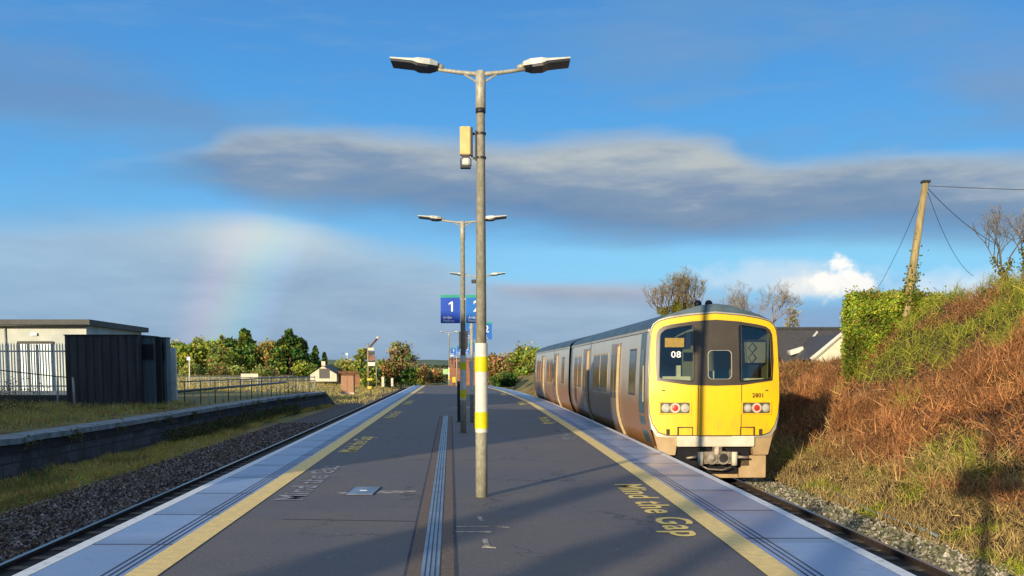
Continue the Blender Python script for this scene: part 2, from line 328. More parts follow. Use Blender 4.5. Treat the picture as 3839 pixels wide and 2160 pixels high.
def stones(name, n, fx, ylo, yhi, z, cols, smin=.035, smax=.07):
    Y = ylo + (yhi-ylo)*rng.random(n)**1.6; P = []; 
    for y in Y: P.append((fx(y), y, z+.012+random.random()*.02))
    P = np.array(P); S = smin+(smax-smin)*rng.random(n)
    U = np.array([(1, 0, 0), (-.5, .87, 0), (-.5, -.87, 0), (.1, .1, .9), (0, 0, -.6)])
    V = (P[:, None, :] + (U[None]*(1+rng.normal(0, .25, (n, 5, 3))))*(S*.6)[:, None, None])
    F = np.array([(0, 1, 3), (1, 2, 3), (2, 0, 3), (1, 0, 4), (2, 1, 4), (0, 2, 4)])
    FF = (F[None]+(np.arange(n)*5)[:, None, None]).reshape(-1, 3)
    me = bpy.data.meshes.new(name); me.from_pydata(V.reshape(-1, 3).tolist(), [], FF.tolist()); me.update()
    a = me.color_attributes.new('Col', 'FLOAT_COLOR', 'POINT'); cc = pal(cols, n, .3); cc = np.concatenate([np.repeat(np.clip(cc, .004, 1), 5, 0), np.ones((5*n, 1))], 1)
    a.data.foreach_set('color', cc.ravel()); me.materials.append(M['stones']); o = link(bpy.data.objects.new(name, me)); o['kind'] = 'stuff'; return o
tag(stones('ballast_stones', 14000, lambda y: xl(y, -8.1+2.1*random.random()), 11, 50, GZ+.075, [(.08, .065, .06), (.17, .14, .13), (.34, .29, .27), (.05, .04, .04), (.20, .13, .08)]), 'dark grey loose ballast stones beside the left track', 'stones')
tag(stones('ballast_stones', 9000, lambda y: xe(y)+2.45+1.0*random.random(), 10, 40, GZ+.065, [(.16, .14, .10), (.34, .29, .2), (.48, .43, .34), (.14, .16, .06)]), 'pale mossy loose ballast stones beside the right track', 'stones')
# rails: head and web
def rail(fx, y0, y1, name='rail'):
    ys = list(np.arange(y0, y1, 2.0)); o = MB()
    for (a, b_, z0, z1) in ((-.035, .035, -.93, -.90), ):
        o.ribbon([(fx(y)+a, y, z1) for y in ys], [(fx(y)+b_, y, z1) for y in ys])
    r = o.build(name, 'rail'); struct(r); r['label'] = 'steel running rail'
    w = MB()
    for s_ in (-1, 1):
        w.ribbon([(fx(y)+s_*.035, y, -.903) for y in ys], [(fx(y)+s_*.035, y, -.94) for y in ys])
        w.ribbon([(fx(y)+s_*.012, y, -.94) for y in ys], [(fx(y)+s_*.012, y, -1.02) for y in ys])
        w.ribbon([(fx(y)+s_*.07, y, -1.02) for y in ys], [(fx(y)+s_*.012, y, -1.0) for y in ys])
    w.build('rail_web', 'rail_side', r)
GZ_R = GZ
for x0 in (-5.87, -4.27): rail(lambda y, x0=x0: xl(y, x0), -30, 138)
for d in (.72, 2.32): rail(lambda y, d=d: xe(y)+d, -30, 138)
# dark timbers/sleeper ends
s1, s2 = MB(), MB()
for i in range(170):
    y = -5+i*.75; x = xl(y, -5.07); s1.box(x-1.3, x+1.3, y-.12, y+.12, GZ-.02, GZ+.075, rz=SL)
    if y < 100:
        x = xe(y)+1.52; s2.box(x-1.3, x+1.3, y-.12, y+.12, GZ-.02, GZ+.065)
struct(s1.build('sleepers', 'sleeper')); struct(s2.build('sleepers', 'sleeper'))
# second, diverging line beyond the platform on the right
for d in (0, 1.6): rail(lambda y, d=d: 3.2+d-(y-150)*.25 if y > 92 else 17.7+d, 96, 136)
# ------------------------------------------------------------ platform
YP = list(np.arange(-30, 98, 1.0)); YE = 98
pl = MB(); pl.ribbon([(xl(y, -2.45), y, 0) for y in YP+[YE]], [(xe(y)-1.05, y, 0) for y in YP+[YE]])
struct(pl.build('platform', 'tarmac'))
def strip(name, f0, f1, z, m, ys=None):
    ys = ys or YP+[YE]; return struct(MB().ribbon([(f0(y), y, z) for y in ys], [(f1(y), y, z) for y in ys]).build(name, m))
strip('coping_slabs', lambda y: xl(y, -3.36), lambda y: xl(y, -2.46), .004, 'coping'); strip('coping_slabs', lambda y: xe(y)-1.04, lambda y: xe(y)-.12, .004, 'coping')
strip('white_edge_line', lambda y: xl(y, -3.49), lambda y: xl(y, -3.36), .006, 'edge_white'); strip('white_edge_line', lambda y: xe(y)-.12, lambda y: xe(y), .006, 'edge_white')
strip('yellow_line', lambda y: xl(y, -2.60), lambda y: xl(y, -2.335), .008, 'line_yellow'); strip('yellow_line', lambda y: xe(y)-1.18, lambda y: xe(y)-.93, .008, 'line_yellow')
# hairline grooves and joints between slabs
j = MB()
for dx in (-2.66, -2.72, -2.78): j.ribbon([(xl(y, dx-.007), y, .0075) for y in YP], [(xl(y, dx+.007), y, .0075) for y in YP])
for dx in (-.86, -.80, -.74): j.ribbon([(xe(y)+dx-.007, y, .0075) for y in YP], [(xe(y)+dx+.007, y, .0075) for y in YP])
y = -28.3
while y < 97:
    a = (xl(y, -3.36), y, .0078); b2 = (xl(y, -2.6), y, .0078); j.ribbon([a, b2], [(a[0], y+.028, .0078), (b2[0], y+.028, .0078)])
    yy = y+.35; a = (xe(yy)-.12, yy, .0078); b2 = (xe(yy)-.93, yy, .0078); j.ribbon([a, b2], [(a[0], yy+.028, .0078), (b2[0], yy+.028, .0078)])
    y += 2.0
struct(j.build('slab_joints', 'joint'))
# platform nosing and faces
pf = MB()
for f_, s_ in ((lambda y: xl(y, -3.49), 1), (xe, -1)):
    pf.ribbon([(f_(y), y, .005) for y in YP+[YE]], [(f_(y), y, -.12) for y in YP+[YE]])
    pf.ribbon([(f_(y), y, -.12) for y in YP+[YE]], [(f_(y)+s_*.18, y, -.13) for y in YP+[YE]])
    pf.ribbon([(f_(y)+s_*.18, y, -.13) for y in YP+[YE]], [(f_(y)+s_*.18, y, -1.1) for y in YP+[YE]])
pf.add([(xl(YE, -3.49), YE, .003), (xe(YE), YE, .003), (xe(YE), YE+7, -.95), (xl(YE, -3.49), YE+7, -.95)], [(0, 1, 2, 3)])
struct(pf.build('platform_face', 'platform_side'))
# drain
ys = list(np.arange(6, 37, 1.0))
struct(MB().ribbon([(xl(y, -.36), y, .004) for y in ys[:]], [(xl(y, .02), y, .004) for y in ys]).build('drain_surround', 'conc_brown'))
strip('drain_channel', lambda y: xl(y, -.25), lambda y: xl(y, -.10), .010, 'drain', ys)
dm = MB()
for k in (-.215, -.175, -.135): dm.ribbon([(xl(y, k-.006), y, .0125) for y in ys], [(xl(y, k+.006), y, .0125) for y in ys])
struct(dm.build('drain_slots', 'drain_dark'))
# tarmac seams beside the drain and across the platform
sm_ = MB(); sm_.ribbon([(xl(y, -.385), y, .0035) for y in ys], [(xl(y, -.36), y, .0035) for y in ys]); sm_.ribbon([(xl(y, .02), y, .0035) for y in ys], [(xl(y, .05), y, .0035) for y in ys])
a, b2 = G(1060, 1948), G(1560, 1956); sm_.add([(a[0], a[1], .0035), (b2[0], b2[1], .0035), (b2[0], b2[1]+.03, .0035), (a[0], a[1]+.03, .0035)], [(0, 1, 2, 3)])
struct(sm_.build('tarmac_seams', 'joint'))
pm = MB()
for (x, y, w, d) in ((1395, 1848, .9, .05), (1490, 1842, .5, .04), (1545, 1613, .25, .06), (1590, 1657, .35, .04), (1850, 1532, .08, .6)):
    p = G(x, y); pm.box(p[0]-w/2, p[0]+w/2, p[1]-d/2, p[1]+d/2, .001, .0042, rz=.03 if d < w else .35)
struct(pm.build('tarmac_scratches', 'text_faded'))
# utility cross marks on the tarmac in front of the post
um = MB()
for (x, y, w, d, r_) in ((1800, 1975, .5, .05, .02), (1775, 1995, .36, .07, .03), (1870, 1976, .22, .03, -.2), (1800, 1945, .045, .34, .1), (1822, 2035, .05, .4, .08), (1836, 2052, .14, .06, -.3)):
    p = G(x, y); um.box(p[0]-w/2, p[0]+w/2, p[1]-d/2, p[1]+d/2, .001, .0045, rz=r_)
struct(um.build('utility_paint_mark', 'mark_tan'))
# manhole cover
p0, p1 = G(1312, 1857), G(1412, 1829); t0 = thing('inspection_cover', ((p0[0]+p1[0])/2, (p0[1]+p1[1])/2, 0), 'small rectangular steel inspection cover set in the tarmac left of the drain', 'cover')
w_, d_ = .17, (p1[1]-p0[1])/2
MB().box(-w_-.02, w_+.02, -d_-.03, d_+.03, .001, .010).build('frame', 'joint', t0); MB().box(-w_, w_, -d_, d_, .002, .014).build('plate', 'drain', t0)
MB().box(-.05, .05, -.02, .02, .014, .018).build('handle_slot', 'sign_white', t0)
# ---- lettering on the ground
def text_mesh(body, size, m, name, parent=None, ext=0.0, sx=1.0, align='CENTER'):
    c = bpy.data.curves.new(name, 'FONT'); c.body = body; c.size = size; c.align_x = align; c.align_y = 'CENTER'; c.extrude = ext; c.offset = size*.018; c.space_character = 1.08
    o = bpy.data.objects.new(name, c); COL.objects.link(o); dg = bpy.context.evaluated_depsgraph_get()
    me = bpy.data.meshes.new_from_object(o.evaluated_get(dg)); bpy.data.objects.remove(o)
    me.transform(Matrix.Diagonal((sx, 1, 1, 1))); me.materials.clear(); me.materials.append(M[m]); me.name = name
    return link(bpy.data.objects.new(name, me), parent)
def ground_text(side, Y, m, L=2.9, hh=.42):
    o = text_mesh('Mind the Gap', hh*1.25, m, 'platform_lettering', sx=1); w = max(v.co.x for v in o.data.vertices)-min(v.co.x for v in o.data.vertices)
    o.data.transform(Matrix.Diagonal((L/w, 1, 1, 1)))
    if side > 0: o.location = (xe(Y)-1.46, Y, .006); o.rotation_euler = (0, 0, -PI/2+.03)
    else: o.location = (xl(Y, -2.02), Y, .006); o.rotation_euler = (0, 0, PI/2+SL)
    return struct(o)
ground_text(1, 12.5, 'text_yellow', 4.6); ground_text(1, 26.0, 'text_faded', 4.0, .40); ground_text(1, 33.0, 'text_yellow', 4.4); ground_text(1, 49, 'text_yellow', 5); ground_text(1, 66, 'text_yellow', 5)
ground_text(-1, 15.3, 'text_faded', 4.6, .40); ground_text(-1, 22.8, 'text_yellow', 4.6); ground_text(-1, 37, 'text_yellow', 5); ground_text(-1, 50, 'text_yellow', 5); ground_text(-1, 70, 'text_yellow', 5)
# ------------------------------------------------------------ lamp posts
def lamp_post(loc, label, r=.076, H=5.30, bands=True):
    t0 = thing('lamp_post', loc, label, 'lamp post', 'double-headed lamp posts along the platform')
    MB().tube([(0, 0, 0), (0, 0, 1.95)], [r, r], 20).build('lower_pole', 'galv', t0, True)
    MB().tube([(0, 0, 1.95), (0, 0, 4.85), (0, 0, 4.86), (0, 0, H), (0, 0, H+.02)], [r*.88, r*.68, r*.82, r*.82, r*.5], 20).build('upper_pole', 'galv', t0, True)
    if bands:
        MB().tube([(0, 0, .83), (0, 0, 1.96)], r+.004, 24, False).build('white_band', 'white_paint', t0, True)
        for z0, z1 in ((.88, 1.09), (1.60, 1.79)): MB().tube([(0, 0, z0), (0, 0, z1)], r+.008, 24, False).build('yellow_band', 'yellow_paint', t0, True)
    MB().tube([(-.56, 0, H+.035), (-.3, 0, H+.0), (0, 0, H-.03), (.3, 0, H+.0), (.56, 0, H+.035)], [.022, .024, .03, .024, .022], 10).build('arm', 'galv', t0, True)
    for s_ in (-1, 1):
        MB().tube([(s_*.05, 0, H-.12), (s_*.2, 0, H-.03)], .012, 6).build('arm_stay', 'galv', t0)
        hd = thing('head', (0, 0, 0), '', ''); del hd['label'], hd['category']; hd.parent = t0; hd.location = (s_*.50, 0, H+.035); hd.rotation_euler = (0, -s_*R(5), 0)
        # local x outwards; profile of the lantern seen from the side
        def slab(prof, wfun, zoff=0):
            o = MB(); n = len(prof)
            for side in (-1, 1):
                for (x, zt, zb) in prof:
                    o.v += [(s_*x, side*wfun(x), zt+zoff), (s_*x, side*wfun(x), zb+zoff)]
            for i in range(n-1):
                a = 2*i; k = 2*n
                o.f += [(a, a+2, a+3, a+1), (k+a, k+a+1, k+a+3, k+a+2), (a, k+a, k+a+2, a+2), (a+1, a+3, k+a+3, k+a+1)]
            k = 2*n; o.f += [(0, 1, k+1, k), (2*n-2, 4*n-2, 4*n-1, 2*n-1)]; return o
        wf = lambda x: .07+.11*sm(.0, .18, x)
        slab([(.03, .068, .02), (.12, .075, .005), (.26, .07, .005), (.33, .055, .025), (.61, .045, .03)], wf).build('cover', 'head_top', hd)
        slab([(.05, .004, -.015), (.14, .003, -.025), (.27, .003, -.025), (.34, .022, .0), (.60, .027, .006)], lambda x: wf(x)-.012).build('underside', 'black', hd)
        MB().tube([(s_*-.04, 0, .02), (s_*.05, 0, .035)], [.03, .042], 12).build('spigot', 'galv', hd, True)
    return t0
L1 = lamp_post((-.39, 13.38, 0), 'nearest tall double-headed lamp post with yellow and white bands')
L2 = copy_tree(L1); L2.location = (-1.24, 26.75, 0); tag(L2, 'second double-headed lamp post carrying the nearest pair of number signs', 'lamp post')
L3 = copy_tree(L1); L3.location = (-1.37, 42.5, 0); tag(L3, 'third lamp post from the camera, its two thin heads seen behind the nearest post', 'lamp post')
L4 = copy_tree(L1); L4.location = (W(1690, 1300, 104)[0], 101, -.3); tag(L4, 'farthest tiny lamp post standing at the far end of the platform', 'lamp post')
L0 = copy_tree(L1); L0.location = (-.49, -.34, 0); tag(L0, 'lamp post standing behind the viewer, known by its shadow on the bank', 'lamp post')
# galvanised collar of nearest post and junction box with camera
MB().tube([(0, 0, 4.80), (0, 0, 4.86)], .062, 16).build('collar', 'dark_metal', L1, True)
def cctv(lamp, z0, label):
    x, y, _ = lamp.location; t0 = thing('camera_unit', (x-.17, y-.02, z0), label, 'camera')
    MB().box(-.085, .045, -.07, .07, .06, .40).build('housing', 'beige', t0, bev=.008)
    MB().box(.047, .072, -.06, .06, .05, .39).build('back_plate', 'black', t0)
    MB().box(.10, .12, -.02, .02, .0, .36).build('bracket', 'dark_metal', t0); MB().box(.072, .20, -.015, .015, .31, .335).build('bracket_arm', 'dark_metal', t0); MB().box(.072, .20, -.015, .015, .015, .04).build('bracket_arm', 'dark_metal', t0)
    for zz in (.02, .315): MB().tube([(.17, .02, zz), (.17, .02, zz+.025)], .068, 16).build('strap', 'dark_metal', t0)
    MB().box(-.06, .03, -.05, .05, .02, .06).build('mount', 'dark_metal', t0)
    MB().box(-.085, -.07, -.03, .03, -.10, .02).build('yoke', 'dark_metal', t0); MB().box(.04, .055, -.03, .03, -.07, .02).build('yoke', 'dark_metal', t0)
    MB().box(-.055, .03, -.06, .06, -.065, .018).build('camera_body', 'head_top', t0, bev=.01)
    MB().box(-.075, .045, -.065, .05, -.10, -.068).build('lens_window', 'black', t0)
    return t0
cctv(L1, W(1745, 584, 13.38)[1]-.06, 'cream surveillance camera box strapped high on the nearest lamp post')
t0 = thing('camera_unit', (-1.50, 42.4, W(1778, 1062, 42.4)[1]), 'tiny dark camera fixed high on the third lamp post', 'camera')
MB().box(-.12, .06, -.1, .1, 0, .14).build('housing', 'dark_metal', t0, bev=.01); MB().box(.06, .16, -.02, .02, .05, .08).build('bracket', 'dark_metal', t0)
# ------------------------------------------------------------ platform number signs 
def number_sign(x, y, z0, z1, num, side, label, blue='sign_blue', w=.49):
    t0 = thing('platform_sign', (x, y, z0), label, 'sign', 'blue platform number signs'); h = z1-z0
    MB().box(-w/2, w/2, -.015, .015, 0, h-.07).build('panel', blue, t0); MB().box(-w/2, w/2, -.016, .016, h-.07, h).build('green_header', 'sign_green', t0)
    if num == '1':
        P_ = [(.02, -.12), (.065, -.12), (.065, .13), (.025, .13), (-.04, .085), (-.04, .045), (.02, .08)]; k = MB(); k.v = [(x, -.021, z+h*.58) for x, z in P_]; k.f = [(0, 1, 2, 6), (2, 3, 6), (3, 4, 5, 6)]; k.build('numeral', 'sign_white', t0)
    else: o = text_mesh(num, .38, 'sign_white', 'numeral', t0); o.location = (.03, -.021, h*.58); o.rotation_euler = (PI/2, 0, 0)
    for k, (tx, s_) in enumerate((('Ardan', .085), ('Platform', .075))):
        o = text_mesh(tx, s_, 'sign_white', 'small_text', t0, align='LEFT'); o.location = (-w/2+.06, -.021, h*.20-k*.085); o.rotation_euler = (PI/2, 0, 0)
    if side:
        for zb_ in (.06, h-.12): MB().box(side*w/2, side*(w/2+.05), -.012, .012, zb_, zb_+.03).build('bracket', 'galv', t0)
    return t0
number_sign(-.49-.32, -.37, 3.35, 4.06, '1', 1, 'blue sign with 1 on the lamp post behind the viewer'); number_sign(-.49+.32, -.37, 3.35, 4.06, '2', -1, 'blue sign with 2 on the lamp post behind the viewer')
number_sign(-1.555, 26.72, 2.77, 3.48, '1', 1, 'dark blue sign with 1 left of the second lamp post')
number_sign(-.915, 26.72, 2.77, 3.48, '2', -1, 'blue sign with 2 between the second and nearest lamp posts', 'sign_blue2')
number_sign(-1.37-.30, 42.46, 2.79, 3.48, '1', 1, 'lighter blue sign with 1 on the third lamp post', 'sign_blue2')
number_sign(-1.37+.32, 42.46, 2.79, 3.48, '2', -1, 'blue sign just right of the nearest post, numeral hidden', 'sign_blue2')
def sign_post(xp, Y, label, l1, l2, H=3.55):
    x = W(xp, 1400, Y)[0]; t0 = thing('sign_post', (x, Y, 0), label, 'post', 'slim posts carrying number signs')
    MB().tube([(0, 0, 0), (0, 0, H)], .045, 10).build('pole', 'galv', t0, True); MB().box(-.08, .08, -.08, .08, 0, .02).build('foot_plate', 'galv', t0)
    number_sign(x-.30, Y-.05, 2.79, 3.48, '1', 1, l1, 'sign_blue2'); number_sign(x+.30, Y-.05, 2.79, 3.48, '2', -1, l2, 'sign_blue2')
sign_post(1786, 76, 'slim sign post half hidden left of the nearest lamp post, far down the platform', 'small distant blue sign with 1, lowest of the column left of the nearest post', 'small distant blue sign with 2 behind the nearest lamp post')
sign_post(1738, 86, 'slim distant post hidden behind the second lamp post', 'tiny distant blue sign left of the second lamp post', 'tiny distant blue sign right of the second lamp post')
sign_post(1712, 96, 'farthest slim sign post near the platform end', 'farthest and lowest tiny blue sign on the left', 'farthest tiny blue sign just left of the second lamp post')
# dark information monitor on its pole + black bollard
x = W(1769, 1583, 31.8)[0]; t0 = thing('monitor_pole', (x, 31.8, 0), 'thin weathered pole between the two nearest lamp posts', 'pole')
MB().tube([(0, 0, 0), (0, 0, 3.1)], .055, 12).build('pole', 'galv', t0, True); MB().tube([(0, 0, .85), (0, 0, 1.9)], .059, 12, False).build('white_band', 'white_paint', t0, True); MB().box(-.25, .0, -.02, .02, 2.72, 2.76).build('arm', 'dark_metal', t0)
xa = W(1737, 1280, 31.7)[0]; t0 = thing('speaker_box', (xa, 31.7, 2.2), 'dark hanging display box behind the second lamp post', 'display')
MB().box(-.13, .13, -.09, .09, 0, .52).build('casing', 'black', t0, bev=.01); MB().box(-.10, .10, -.098, -.092, .05, .45).build('screen', 'dark_metal', t0); MB().box(-.01, .01, -.01, .01, .52, .6).build('hanger', 'dark_metal', t0)
x = W(1721, 1580, 32.2)[0]; t0 = thing('help_point', (x, 32.2, 0), 'slim black waist-high post left of the second lamp post', 'post')
MB().box(-.05, .05, -.06, .06, 0, 1.16).build('column', 'black', t0, bev=.01); MB().box(-.055, .055, -.065, .065, 1.16, 1.24).build('cap', 'rust', t0); MB().box(-.08, .08, -.09, .09, 0, .015).build('foot_plate', 'dark_metal', t0)
exec_train = True
# ------------------------------------------------------------ the train
m, t, b = nt('train_side_paint'); M['t_side'] = m
tc = t.nodes.new('ShaderNodeTexCoord'); sp = t.nodes.new('ShaderNodeSeparateXYZ'); t.links.new(tc.outputs['Object'], sp.inputs[0])
n1 = nz(t, 1.1, 5, .65, tc.outputs['Object'], (1, .5, .5)); zz = mth(t, 'ADD', sp.outputs[2], mth(t, 'MULTIPLY', mth(t, 'SUBTRACT', n1, .5), 1.3))
zz = mth(t, 'MULTIPLY', zz, .26)
c = ramp(t, zz, [(.20, (.40, .18, .06)), (.45, (.31, .18, .10)), (.60, (.44, .40, .34)), (.85, (.50, .54, .53))])
t.links.new(c, b.inputs['Base Color']); b.inputs['Roughness'].default_value = .42; b.inputs['Metallic'].default_value = .0; b.inputs['Specular IOR Level'].default_value = .5
bump(t, b, nz(t, 5, 3, .6, tc.outputs['Object']), .12, .01)
M['t_roof'] = mat('train_roof', (.09, .15, .19), (.05, .08, .10), 2, .5, .2)
M['t_yellow'] = mat('train_yellow_paint', (.98, .63, .010), (.86, .48, .012), 1.3, .42, lo=.25, hi=.7, stretch=(1, 1, .45))
m = M['t_yellow']; t = m.node_tree; b = t.nodes['Principled BSDF']; src = b.inputs['Base Color'].links[0].from_socket
tc = t.nodes.new('ShaderNodeTexCoord'); sp = t.nodes.new('ShaderNodeSeparateXYZ'); t.links.new(tc.outputs['Object'], sp.inputs[0])
dz_ = ramp(t, mth(t, 'MULTIPLY', mth(t, 'SUBTRACT', 1.75, sp.outputs[2]), 1.3), [(0, (.10, .10, .10)), (1, (.8, .8, .8))])
c = mixc(t, mth(t, 'MULTIPLY', dz_, ramp(t, nz(t, 5, 6, .7, tc.outputs['Object'], (1.6, 1, .5)), [(.42, (0, 0, 0)), (.72, (.75, .75, .75))])), src, (.42, .26, .07)); t.links.new(c, b.inputs['Base Color'])
M['t_black'] = mat('train_black_mask', (.075, .060, .042), (.055, .045, .032), 2, .35)
M['t_groove'] = mat('train_seam', (.05, .045, .02), (.04, .03, .01), 2, .6)
M['t_silver'] = mat('train_silver', (.50, .47, .38), (.4, .35, .27), 2, .4, .2)
M['t_teal'] = mat('train_cab_band', (.06, .15, .18), (.10, .13, .13), 1.5, .35)
M['t_skirt'] = mat('train_dirty_skirt', (.50, .36, .19), (.40, .27, .13), 3, .6)
M['t_beam'] = mat('train_beam', (.75, .70, .56), (.62, .55, .42), 3, .5)
M['t_iron'] = mat('coupler_iron', (.42, .36, .28), (.2, .16, .12), 9, .5, .4)
M['t_under'] = mat('underframe_grime', (.05, .032, .022), (.02, .015, .012), 3, .9)
M['t_door'] = mat('train_door_leaf', (.36, .30, .22), (.30, .19, .10), 1.2, .32, .3)
M['t_dooredge'] = mat('train_door_edge', (.62, .46, .26), (.5, .36, .2), 2, .4, .3)
M['t_red'] = mat('tail_lamp_red', (.55, .04, .02), (.5, .03, .02), 3, .35)
M['t_ring'] = mat('lamp_ring', (.72, .55, .42), (.66, .5, .38), 3, .4)
M['t_lens'] = mat('lamp_lens', (.62, .62, .50), (.42, .42, .34), 9, .15)
M['t_lampbox'] = mat('lamp_recess', (.13, .12, .07), (.07, .065, .04), 4, .5)
M['t_inner'] = mat('cab_interior', (.14, .15, .10), (.10, .11, .075), 1.5, .8)
M['t_cream'] = mat('cab_desk', (.62, .60, .46), (.5, .48, .36), 3, .7)
M['t_blind'] = mat('cab_blind', (.17, .165, .13), (.14, .14, .11), 3, .8)
M['t_amber'] = mat('amber_display', (.80, .46, .03), (.55, .30, .02), 20, .5)
def glass(name, tint, fac, rough=.04):
    m, t, b = nt(name); gl = t.nodes.new('ShaderNodeBsdfGlossy'); gl.inputs['Roughness'].default_value = rough; gl.inputs[0].default_value = (.8, .85, .8, 1)
    tr = t.nodes.new('ShaderNodeBsdfTransparent'); tr.inputs[0].default_value = c4(tint); mx = t.nodes.new('ShaderNodeMixShader')
    fr = t.nodes.new('ShaderNodeFresnel'); fr.inputs[0].default_value = 1.5
    t.links.new(mth(t, 'ADD', mth(t, 'MULTIPLY', fr.outputs[0], 1.0), fac), mx.inputs[0])
    t.links.new(tr.outputs[0], mx.inputs[1]); t.links.new(gl.outputs[0], mx.inputs[2]); t.links.new(mx.outputs[0], t.nodes['Material Output'].inputs['Surface']); return m
M['t_glass'] = glass('windscreen_glass', (.82, .88, .76), .07)
m, t, b = nt('side_window_glass'); M['t_sideglass'] = m; t.links.new(ramp(t, nz(t, .9, 4), [(.4, (.10, .09, .075)), (.6, (.035, .05, .055))]), b.inputs['Base Color'])
b.inputs['Roughness'].default_value = .12; b.inputs['Specular IOR Level'].default_value = .8
ZR = .90                                                   # rail head below platform level
SEC = [(-.22, 1.17), (.0, 1.28), (.3, 1.39), (.6, 1.44), (1.0, 1.455), (1.6, 1.44), (2.1, 1.415), (2.35, 1.40), (2.50, 1.38), (2.61, 1.335), (2.70, 1.22), (2.80, 1.0), (2.90, .70), (3.0, .35), (3.04, .0)]
def hw(z):
    for (a, wa), (c_, wb) in zip(SEC, SEC[1:]):
        if z <= c_: return wa+(wb-wa)*(z-a)/(c_-a)
    return 0
def rake(z): return .16*max(0, (z-1.1))**1.25/1.6
def bow(x, z): return rake(z) - .20*(1-min(1, abs(x)/1.46)**2.2)
def plate(name, m, outline, holes, off, parent, thick=0):
    c = bpy.data.curves.new(name, 'CURVE'); c.dimensions = '2D'; c.fill_mode = 'BOTH'
    for P in [outline]+holes:
        s_ = c.splines.new('POLY'); s_.points.add(len(P)-1); s_.use_cyclic_u = True
        for i, (x, z) in enumerate(P): s_.points[i].co = (x, z, 0, 1)
    o = bpy.data.objects.new(name, c); COL.objects.link(o); dg = bpy.context.evaluated_depsgraph_get()
    me = bpy.data.meshes.new_from_object(o.evaluated_get(dg)); bpy.data.objects.remove(o)
    bm = bmesh.new(); bm.from_mesh(me); bmesh.ops.remove_doubles(bm, verts=bm.verts, dist=1e-5)
    for k in range(-14, 15): bmesh.ops.bisect_plane(bm, geom=bm.verts[:]+bm.edges[:]+bm.faces[:], plane_co=(k*.1+.003, 0, 0), plane_no=(1, 0, 0))
    for k in range(0, 30): bmesh.ops.bisect_plane(bm, geom=bm.verts[:]+bm.edges[:]+bm.faces[:], plane_co=(0, k*.1+.003, 0), plane_no=(0, 1, 0))
    for v in bm.verts: x, z = v.co.x, v.co.y; v.co = (x, bow(x, z)+off, z+ZR)
    bmesh.ops.recalc_face_normals(bm, faces=bm.faces); 
    for f in bm.faces:
        if f.normal.y > 0: f.normal_flip()
    bm.to_mesh(me); bm.free(); me.materials.clear(); me.materials.append(M[m]); me.name = name
    me.polygons.foreach_set('use_smooth', [True]*len(me.polygons)); return link(bpy.data.objects.new(name, me), parent)
def mirror(h): return h+[(-x, z) for x, z in h[::-1] if x > 1e-6]
def rounded(x0, x1, z0, z1, r, n=5):
    P = []
    for cx, cz, a0 in ((x1-r, z0+r, -90), (x1-r, z1-r, 0), (x0+r, z1-r, 90), (x0+r, z0+r, 180)):
        for k in range(n+1): a = R(a0+90*k/n); P.append((cx+r*math.cos(a), cz+r*math.sin(a)))
    return P
def smoothp(P, it=2):
    for _ in range(it):
        Q = []
        for i in range(len(P)): a, c_ = P[i], P[(i+1) % len(P)]; Q += [(a[0]*.75+c_[0]*.25, a[1]*.75+c_[1]*.25), (a[0]*.25+c_[0]*.75, a[1]*.25+c_[1]*.75)]
        P = Q
    return P
def fillet(P, r):
    Q = []
    for i in range(len(P)):
        p = Vector(P[i]); a = Vector(P[i-1])-p; c_ = Vector(P[(i+1) % len(P)])-p; ra = min(r, a.length*.4); rc = min(r, c_.length*.4); u, v = p+a.normalized()*ra, p+c_.normalized()*rc
        for k in range(5): s_ = k/4; q = u*(1-s_)**2+p*2*s_*(1-s_)+v*s_**2; Q.append((q.x, q.y))
    return Q
TR = thing('train', (xe(23)+1.56, 23.0, -.90), 'silver two-car passenger train with bright yellow and black front at the right platform', 'train')
P0 = Vector((xe(23)+1.56, 23.0)); 
def onpath(Y): return Vector((xe(Y)+1.56, Y))
P1 = onpath(42.1); A1 = math.atan2(-(P1-P0).x, (P1-P0).y); TR.rotation_euler = (0, 0, A1); L_CAR = (P1-P0).length
